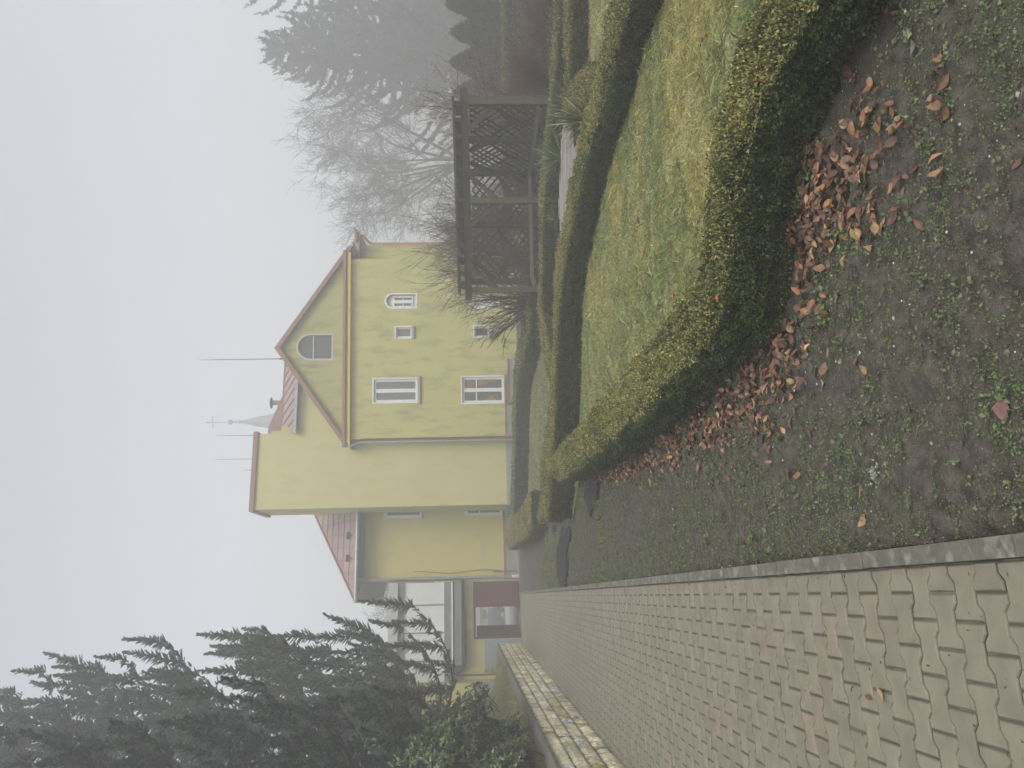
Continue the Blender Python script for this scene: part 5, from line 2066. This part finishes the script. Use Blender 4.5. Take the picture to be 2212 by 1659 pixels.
leaf_bush([((-6.75, 14.2, 1.75), (1.0, 1.1, 1.0)), ((-7.3, 13.8, 2.0), (1.1, 1.2, 1.0)), ((-6.35, 12.4, 2.0), (1.0, 1.2, 1.2)), ((-6.2, 11.4, 2.35), (.95, 1.1, 1.3)), ((-6.6, 12.8, 1.2), (.85, 1.1, .8)), ((-5.85, 10.5, 1.3), (.75, 1.0, .9)), ((-6.9, 11.6, 2.6), (1.0, 1.2, 1.2)), ((-6.2, 11.6, 1.3), (.7, .8, .7))], 5400, 'big glossy-leaved evergreen bush on the bank above the stone wall', .105, .021, ((.055, .085, .03), (.135, .165, .065)), (-6.6, 12.5, 1.0), 'laurel_bush')
for (t_, d_, hh_, n_, lb, cc) in ((30.5, 2.4, .75, 80, 'small dark shrub at the gateway end of the bank', ((.04, .05, .03), (.07, .075, .045))), (24.0, 3.8, .9, 120, 'dark low shrub under the tall spruce', ((.035, .045, .03), (.06, .065, .045))), (27.0, 5.0, 1.1, 120, 'dark shrub at the foot of the side building', ((.04, .045, .032), (.06, .06, .045)))):
    bx, by = PT(t_, WL - d_)
    bz = float(bank_z(t_, d_))
    leaf_bush([((float(bx), float(by), bz + hh_ * .4), (.7, .7, hh_ * .6)), ((float(bx) - .5, float(by) + .3, bz + hh_ * .35), (.6, .6, hh_ * .5))], n_, lb, .12, .03, cc, (float(bx), float(by), bz), 'bank_shrub')

# ------------------------------------------------------------------ black weed membrane showing through the soil
def patch(pts, label, z=.035):
    p = np.array([G(*q)[:2] for q in pts])
    p = np.vstack([p, p[:1]])
    c = catmull(p, .12)[:-1]
    c = c + rng.normal(0, .012, c.shape)
    tri = tessellate_polygon([[Vector((a[0], a[1], 0)) for a in c]])
    V = np.concatenate([c, soil_at(c[:, 0], c[:, 1])[:, None] + z], 1)
    n = len(V)
    V2 = V.copy()
    V2[:, 2] -= .05
    side = np.array([(i, (i + 1) % n, (i + 1) % n + n, i + n) for i in range(n)])
    o = mesh_np('weed_membrane', np.vstack([V, V2]), [np.array([list(t) for t in tri]), side], M['membrane'])
    tag(o, label, 'membrane', 'black weed membrane patches in the soil bed')


def r3(x, y):
    return (1850 + x / 3.3183) / 1.8228, (1900 + y / 3.3183) / 1.8228


patch([r3(*q) for q in ((1525, 0), (1508, 180), (1530, 340), (1575, 445), (1620, 400), (1680, 200), (1715, 0), (1700, -120), (1560, -130))], 'short black membrane patch by the tip of the nearest hedge')
patch([r3(*q) for q in ((1215, 600), (1185, 760), (1160, 950), (1155, 1150), (1180, 1280), (1225, 1390), (1265, 1290), (1292, 1150), (1280, 900), (1315, 760), (1320, 600))], 'longest black membrane strip reaching towards the path kerb')
patch([r3(*q) for q in ((1075, 580), (1085, 690), (1105, 710), (1130, 690), (1140, 580))], 'smallest black membrane scrap at the cut end of the long hedge')

# strips of grass in the bare bed near the membrane
def strip_grass(polys, dens, label):
    X_, Y_ = [], []
    for poly in polys:
        p = np.array([G(*q)[:2] for q in poly])
        mn, mx = p.min(0), p.max(0)
        c = int(np.prod(mx - mn) * dens) + 10
        x, y = rng.uniform(mn[0], mx[0], c), rng.uniform(mn[1], mx[1], c)
        k = in_poly(x, y, p) & (smooth_noise(x, y, .3, 41) > .42)
        X_.append(x[k]); Y_.append(y[k])
    x, y = np.concatenate(X_), np.concatenate(Y_)
    m = len(x)
    z = soil_at(x, y)
    hh = .05 * np.exp(rng.normal(0, .3, m))
    a = rng.uniform(0, 6.28, m)
    P_ = np.stack([x, y, z - .004], 1)
    ln = np.stack([np.cos(a) * hh * .7, np.sin(a) * hh * .7, hh], 1)
    b = np.stack([-np.sin(a), np.cos(a), np.zeros(m)], 1) * .006
    v = np.stack([P_ - b, P_ + b, P_ + ln], 1).reshape(-1, 3)
    base = np.where(rng.random((m, 1)) < .25, np.array([[.22, .2, .1]]), np.array([[.13, .17, .055]]))
    tag(mesh_np('grass', v, np.arange(m * 3).reshape(m, 3), M['blade'], None, np.repeat(jitter_cols(base, m, .2), 3, 0)), label, 'grass', kind='stuff')


strip_grass([[r3(*q) for q in ((1000, 640), (960, 1000), (940, 1420), (1180, 1400), (1150, 1150), (1160, 900), (1200, 640))], [r3(*q) for q in ((1285, 880), (1300, 1150), (1265, 1380), (1345, 1370), (1350, 1000))], [r3(*q) for q in ((1440, 0), (1400, -250), (1300, -150), (1370, 200), (1420, 420), (1500, 300))], [r3(*q) for q in ((1620, 250), (1720, 600), (1660, 1380), (1780, 1360), (1800, 900), (1730, 200))]], 1300, 'patchy green grass in the bed round the black membrane')

# ------------------------------------------------------------------ small weeds on the soil
def weeds():
    cnt = 125000
    t = -1.1 + 15.1 * rng.random(cnt) ** 1.3
    w = KERB + rng.random(cnt) * np.interp(t, [0, 4, 13], [4.2, 3.0, 3.2])
    x, y = PT(t, w)
    dens = smooth_noise(x, y, .45, 51) * .8 + smooth_noise(x, y, .14, 52) * .6 - .36
    dens -= np.clip((w - 2.6) * .25, 0, .25)
    dens += .22 * np.exp(-(w - KERB) / .3) 
    k = rng.random(cnt) < dens * np.interp(t, [-1, 3, 7, 13], [.8, 1.1, .7, .4])
    # none under the hedge or on the lawn
    lawnp = np.array([p[:2] for p in A_front])
    k &= ~in_poly(x, y, list(lawnp) + [(6, 2), (6, 16), (-1, 16)])
    x, y = x[k], y[k]
    m = len(x)
    z = soil_at(x, y)
    k = 7
    Vs, Cs = [], []
    size = np.exp(rng.normal(math.log(.0076), .45, m))
    spread = size * rng.uniform(1.2, 3.2, m)
    green = np.where(rng.random((m, 1)) < .75, np.array([[.13, .175, .07]]), np.array([[.12, .14, .08]]))
    for j in range(k):
        a = rng.uniform(0, 6.28, m)
        q = rng.random(m) * spread
        c = np.stack([x + np.cos(a) * q, y + np.sin(a) * q, z + size * rng.uniform(.2, 1.1, m)], 1)
        d = np.stack([np.cos(a), np.sin(a), rng.normal(.15, .35, m)], 1)
        v, f = leaf_quads(c, d, size * rng.uniform(.7, 1.3, m), size * .8, .25)
        Vs.append(v)
        Cs.append(np.repeat(jitter_cols(green, m, .2), 4, 0))
    v = np.concatenate(Vs)
    o = mesh_np('weeds', v, np.arange(len(v)).reshape(-1, 4), M['leaf'], None, np.concatenate(Cs))
    tag(o, 'tiny bright green weed seedlings all over the soil bed', 'weeds', kind='stuff')
    # crumbs, straws and pebbles
    cnt = 60000
    t = -1.2 + 18.5 * rng.random(cnt) ** 1.5
    w = KERB + rng.random(cnt) * 4.6
    x, y = PT(t, w)
    k = ~in_poly(x, y, list(lawnp) + [(6, 2), (6, 16), (-1, 16)])
    x, y = x[k], y[k]
    m = len(x)
    s = np.clip(np.exp(rng.normal(math.log(.0048), .45, m)), .002, .012)
    c = np.stack([x, y, soil_at(x, y) + s * .25], 1)
    tpl = np.array([[1, 0, 0], [-1, 0, 0], [0, 1, 0], [0, -1, 0], [0, 0, .7], [0, 0, -.7]], float)
    v = tpl[None] * s[:, None, None] * rng.uniform(.75, 1.15, (m, 6, 1))
    a = rng.uniform(0, 6.28, m)
    ca, sa = np.cos(a)[:, None], np.sin(a)[:, None]
    v = np.stack([v[..., 0] * ca - v[..., 1] * sa, v[..., 0] * sa + v[..., 1] * ca, v[..., 2]], -1) + c[:, None]
    tri = np.array([(0, 2, 4), (2, 1, 4), (1, 3, 4), (3, 0, 4), (2, 0, 5), (1, 2, 5), (3, 1, 5), (0, 3, 5)])
    f = (np.arange(m)[:, None, None] * 6 + tri[None]).reshape(-1, 3)
    base = np.where(rng.random((m, 1)) < .03, np.array([[.42, .40, .36]]), np.where(rng.random((m, 1)) < .4, np.array([[.13, .115, .09]]), np.array([[.065, .052, .04]])))
    tag(mesh_np('pebbles', v.reshape(-1, 3), f, M['pebble'], None, np.repeat(jitter_cols(base, m, .2), 6, 0)), 'soil crumbs and small pale pebbles on the bed', 'pebbles', kind='stuff')
    # straws and root ends
    tb = Tubes()
    for _ in range(700):
        t, w = rng.uniform(-1, 8), KERB + rng.random() * 3
        x, y = PT(t, w)
        x, y = float(x), float(y)
        a = rng.uniform(0, 6.28)
        l = rng.uniform(.02, .09)
        z0_, z1_ = float(soil_at(x, y)) + .003, float(soil_at(x + math.cos(a) * l, y + math.sin(a) * l)) + .004
        tb.add([(x, y, z0_), (x + math.cos(a + .3) * l * .5, y + math.sin(a + .3) * l * .5, (z0_ + z1_) / 2 + .005), (x + math.cos(a) * l, y + math.sin(a) * l, z1_)], .0011, 3)
    tag(tb.build('straw', M['rail']), 'dry straws and root ends on the soil bed', 'straw', kind='stuff')


weeds()

# ------------------------------------------------------------------ fallen leaves
def leaf_template(seed):
    rg = np.random.default_rng(seed)
    k = 7
    t = np.linspace(0, 1, k)
    w = np.sin(np.clip(t * 1.0, 0, 1) * math.pi) ** .8 * (1.15 - .5 * t) * .27 + .004
    w[-1] = .004
    curl = rg.uniform(-.5, .9)
    fold = rg.uniform(-.25, .6)
    roll = rg.uniform(-.3, .3)
    x = t - .5
    z = curl * (t - .5) ** 2 * .8 + .05 * np.sin(t * 6 + rg.uniform(0, 6))
    V = []
    for i in range(k):
        for q in (-1, -.5, 0, .5, 1):
            V.append((x[i], q * w[i], z[i] + fold * abs(q) ** 1.5 * w[i] + roll * q * w[i] * (t[i] - .3) + rg.normal(0, .012)))
    st = [(-.5 - .22, .0, z[0] + .03), (-.5 - .22, .012, z[0] + .03), (-.5, .012, z[0] + .004), (-.5, -.012, z[0] + .004)]
    F_ = []
    for i in range(k - 1):
        for j in range(4):
            F_.append((i * 5 + j, i * 5 + j + 1, (i + 1) * 5 + j + 1, (i + 1) * 5 + j))
    n = len(V)
    V = np.array(V + st)
    V[:, 2] -= V[:, 2].min()
    F_.append((n, n + 1, n + 2, n + 3))
    return V, np.array(F_)


TPL = [leaf_template(i) for i in range(12)]
LCOL = [(.19, .098, .052), (.14, .072, .046), (.235, .13, .066), (.11, .062, .046), (.31, .19, .10), (.095, .056, .044), (.19, .115, .082)]
LEAF_MESH = []
for i, (V, F_) in enumerate(TPL):
    for j in range(3):
        c = np.array(LCOL[(i + j * 3) % len(LCOL)])
        o = mesh_np('fallen_leaf', V, F_, M['dryleaf'], None, jitter_cols(c, 1, .1).repeat(len(V), 0), smooth=True)
        LEAF_MESH.append(o.data)
        bpy.data.objects.remove(o)
LEAF_BRIGHT = []
for i, (V, F_) in enumerate(TPL[:8]):
    c = np.array([(.42, .17, .06), (.36, .11, .055), (.50, .25, .09), (.33, .10, .06)][i % 4])
    o = mesh_np('fallen_leaf', V, F_, M['dryleaf'], None, jitter_cols(c, 1, .1).repeat(len(V), 0), smooth=True)
    LEAF_BRIGHT.append(o.data)
    bpy.data.objects.remove(o)
LEAF_COUNT = [0]


def place_leaf(x, y, z, size, label, group, tilt=.25, bright=False):
    q = LEAF_BRIGHT if bright else LEAF_MESH
    o = bpy.data.objects.new('fallen_leaf', q[int(rng.integers(0, len(q)))])
    o.location = (x, y, z)
    o.rotation_euler = (rng.normal(0, tilt), rng.normal(0, tilt), rng.uniform(0, 6.28))
    o.scale = (size, size * rng.uniform(.8, 1.15), size)
    COL.objects.link(o)
    tag(o, label, 'leaf', group)
    LEAF_COUNT[0] += 1


# the heap along the hedge foot: one mass
def heap():
    c = catmull([p[:2] for p in A_front], .03)
    n = len(c)
    d = unit(np.gradient(c, axis=0))
    nr = np.stack([d[:, 1], -d[:, 0]], -1)
    s = np.linspace(0, 1, n)
    cnt = 2900
    i = (rng.random(cnt * 5) ** .85 * (n - 1)).astype(int)
    # thinner at the far tip, broad at the bend
    wid = np.interp(s, [0, .25, .42, .6, .8, 1], [.12, .18, .24, .36, .5, .55])
    o_ = np.abs(rng.normal(0, .55, cnt * 5)) * wid[i] + .0
    clump = smooth_noise(c[i, 0] + nr[i, 0] * o_, c[i, 1] + nr[i, 1] * o_, .22, 61)
    k = (clump > np.interp(s[i], [0, .45, .6, 1], [.0, .12, .36, .42]) * rng.uniform(.6, 1.25, len(i))) & (o_ < 1.5 * wid[i] + .05)
    i, o_ = i[k][:cnt], o_[k][:cnt]
    m = len(i)
    xy = c[i] + nr[i] * o_[:, None]
    z = soil_at(xy[:, 0], xy[:, 1]) + rng.random(m) * .03 + .004
    Vs, Fs, Cs, nb_ = [], [], [], 0
    dist = np.hypot(xy[:, 0], xy[:, 1])
    order = np.argsort(dist)
    single = set(order[:120:1].tolist()) if False else set()
    for j in range(m):
        V, F_ = TPL[int(rng.integers(0, 12))]
        sz = rng.uniform(.042, .078)
        e = Matrix.Rotation(rng.uniform(0, 6.28), 3, 'Z') @ Matrix.Rotation(rng.normal(0, .45), 3, 'X') @ Matrix.Rotation(rng.normal(0, .4), 3, 'Y')
        v = (V * sz) @ np.array(e).T + np.array([xy[j, 0], xy[j, 1], z[j]])
        Vs.append(v)
        Fs.append(F_ + nb_)
        nb_ += len(V)
        cc = np.array(LCOL[int(rng.integers(0, len(LCOL)))]) * (.85 if o_[j] < .1 else 1)
        Cs.append(jitter_cols(cc, 1, .2).repeat(len(V), 0))
    o = mesh_np('leaf_litter', np.concatenate(Vs), np.concatenate(Fs), M['dryleaf'], None, np.concatenate(Cs), smooth=True)
    tag(o, 'drift of wet red-brown leaves heaped along the foot of the nearest hedge', 'leaf litter', kind='stuff')
    # single leaves at its outer fringe
    cnt = 110
    i = (rng.beta(1.7, 1.0, cnt) * (n - 1)).astype(int)
    o_ = wid[i] * rng.uniform(.6, 1.7, cnt)
    xy = c[i] + nr[i] * o_[:, None]
    for j in range(cnt):
        place_leaf(xy[j, 0], xy[j, 1], float(soil_at(xy[j, 0], xy[j, 1])) + .004, rng.uniform(.045, .08), 'curled brown leaf lying loose at the outer fringe of the leaf drift', 'loose leaves along the leaf drift')


heap()
for j in range(44):
    t, w = rng.uniform(-.8, 8.5), KERB + rng.uniform(.1, 2.1)
    x, y = map(float, PT(t, w))
    if in_poly(np.array([x]), np.array([y]), [p[:2] for p in A_front] + [(6, 2), (6, 16), (-1, 16)])[0]:
        continue
    place_leaf(x, y, float(soil_at(x, y)) + .004, rng.uniform(.04, .075), 'single dry leaf lying on open soil between the kerb and the leaf drift', 'single leaves on the open soil')
pp = np.array([p[:2] for p in poly1])
mn, mx = pp.min(0), pp.max(0)
k = 0
while k < 110:
    x, y = rng.uniform(mn[0], mx[0]), rng.uniform(mn[1], mx[1])
    if in_poly(np.array([x]), np.array([y]), pp)[0]:
        place_leaf(x, y, .040, rng.uniform(.04, .075), 'brown leaf caught in the grass of the front lawn', 'leaves scattered on the front lawn', .3, True)
        k += 1
ca_, na_ = catmull(A_c, .12), None
for j in range(16):
    i = int(rng.integers(10, len(ca_) - 2))
    place_leaf(ca_[i][0] + rng.normal(0, .12), ca_[i][1] + rng.normal(0, .08), float(np.interp(i / len(ca_), [0, .2, .4, .6, .8, 1], [.44, .47, .49, .45, .38, .33])) + .015, rng.uniform(.05, .075), 'orange-brown leaf resting on top of the nearest hedge', 'leaves on top of the nearest hedge', .5, True)
for (x_, y_, s_) in ((3480, 2735, .07), (3425, 2745, .055), (2510, 2920, .06), (2432, 2768, .045), (2985, 2780, .03)):
    p = G(x_ / 1.8228, y_ / 1.8228)
    place_leaf(p[0], p[1], .003, s_, 'dark wet leaf trodden onto the path pavers', 'wet leaves on the path', .05)
p = G((2732 + 2015 / 1.6592) / 1.8228, (1024 + 975 / 1.6592) / 1.8228)
V, F_ = TPL[3]
vv = TPL[9][0] * np.array([.088, .135, .06])
ro = mesh_np('fallen_leaf', vv[:, [1, 0, 2]] + np.array([p[0], p[1], float(soil_at(p[0], p[1])) + .008]), TPL[9][1][:, ::-1], M['dryleaf'], None, np.tile(np.array([.19, .095, .085]), (len(vv), 1)), smooth=True)
tag(ro, 'round dusky pink leaf lying flat on the soil', 'leaf')
p = G((2732 + 1460 / 1.6592) / 1.8228, (310 / 1.6592) / 1.8228)
go = mesh_np('fallen_leaf', (TPL[5][0] * .065) + np.array([p[0], p[1], float(soil_at(p[0], p[1])) + .02]), TPL[5][1], M['dryleaf'], None, np.tile(np.array([.12, .125, .12]), (len(TPL[5][0]), 1)), smooth=True)
tag(go, 'grey leaf showing its pale underside at the edge of the leaf drift', 'leaf')
# pale lichen scrap on the soil
p = G((2732 + 1200 / 1.6592) / 1.8228, (1024 + 1390 / 1.6592) / 1.8228)
n = 70
cc = np.stack([p[0] + rng.normal(0, .022, n), p[1] + rng.normal(0, .02, n), float(soil_at(p[0], p[1])) + rng.uniform(.004, .03, n)], 1)
v, f = leaf_quads(cc, np.tile(zu, (n, 1)), .016, .012, 1.2)
tag(mesh_np('lichen_scrap', v, f, M['leaf'], None, np.repeat(jitter_cols((.36, .40, .32), n, .15), 4, 0)), 'pale grey-green scrap of lichen on the soil', 'lichen', kind='stuff')
# crumbs and dark bits on the path, thicker along the foot of the wall
m = 1500
t = -.5 + 15 * rng.random(m) ** 1.2
w = np.where(rng.random(m) < .6, -PATH_W + np.abs(rng.normal(0, .12, m)) + .01, -rng.random(m) * PATH_W)
x, y = PT(t, w)
c = np.stack([x, y, np.full(m, .002)], 1)
v, f = leaf_quads(c, np.stack([rng.normal(size=m), rng.normal(size=m), np.full(m, .1)], 1), rng.uniform(.006, .026, m), .008, .05)
tag(mesh_np('debris', v, f, M['dryleaf'], None, np.repeat(jitter_cols((.05, .036, .025), m, .3), 4, 0)), 'dark bits of leaf and twig on the pavers along the wall', 'debris', kind='stuff')
print('loose leaves', LEAF_COUNT[0])

# ------------------------------------------------------------------ the fog
mb = MB()
mb.box(-142, 142, -42, 162, -1.3, 36.5)
hz = mb.build('haze', None)
tag(hz, 'pale winter fog', 'fog', kind='stuff')
m = bpy.data.materials.new('fog_air')
m.use_nodes = True
nt = m.node_tree
nt.nodes.clear()
out = nt.nodes.new('ShaderNodeOutputMaterial')
pv = nt.nodes.new('ShaderNodeVolumePrincipled')
pv.inputs['Color'].default_value = (0.93, 0.94, 0.95, 1)
pv.inputs['Density'].default_value = 0.0108
pv.inputs['Anisotropy'].default_value = 0.2
nt.links.new(pv.outputs[0], out.inputs['Volume'])
hz.data.materials.append(m)

# ------------------------------------------------------------------ light
SUN_EL, SUN_AZ = R(50), R(150)
w = bpy.data.worlds.new('World')
scene.world = w
w.use_nodes = True
nt = w.node_tree
bg = nt.nodes['Background']
sky = nt.nodes.new('ShaderNodeTexSky')
sky.sky_type = 'NISHITA'
sky.sun_disc = False
sky.sun_elevation = SUN_EL
sky.sun_rotation = SUN_AZ
sky.air_density = 1.0
sky.dust_density = 4.0
sky.ozone_density = 1.0
hs = nt.nodes.new('ShaderNodeHueSaturation')
hs.inputs['Saturation'].default_value = 0.27
nt.links.new(sky.outputs[0], hs.inputs['Color'])
nt.links.new(hs.outputs[0], bg.inputs['Color'])
bg.inputs['Strength'].default_value = 0.13
sl = bpy.data.lights.new('sun', 'SUN')
sl.energy = 0.9
sl.angle = R(25)
sl.color = (1.0, 0.96, 0.9)
so = bpy.data.objects.new('sun', sl)
COL.objects.link(so)
# direction towards the sun: rotation measured from +Y towards +X
sd = Vector((math.sin(SUN_AZ) * math.cos(SUN_EL), math.cos(SUN_AZ) * math.cos(SUN_EL), math.sin(SUN_EL)))
so.rotation_euler = sd.to_track_quat('Z', 'Y').to_euler()
so.location = (0, 0, 34)

# ------------------------------------------------------------------ camera
cd = bpy.data.cameras.new('camera')
co = bpy.data.objects.new('camera', cd)
COL.objects.link(co)
cd.sensor_fit = 'HORIZONTAL'
cd.sensor_width = 36.0
cd.lens = 36.0 * F / 2212
cd.clip_start = 0.05
cd.clip_end = 2000
X_, Y_, Z_ = -camU, camR, -fwd
mw = Matrix(((X_[0], Y_[0], Z_[0], CAM[0]), (X_[1], Y_[1], Z_[1], CAM[1]), (X_[2], Y_[2], Z_[2], CAM[2]), (0, 0, 0, 1)))
co.matrix_world = mw
scene.camera = co
scene.view_settings.view_transform = 'Standard'
scene.view_settings.look = 'None'
scene.view_settings.exposure = 0.85
scene.view_settings.gamma = 1.0
scene.render.engine = 'CYCLES'
scene.cycles.use_denoising = True
scene.cycles.max_bounces = 8
scene.cycles.diffuse_bounces = 3
scene.cycles.glossy_bounces = 2
scene.cycles.transmission_bounces = 3
scene.cycles.transparent_max_bounces = 4
scene.cycles.volume_bounces = 4
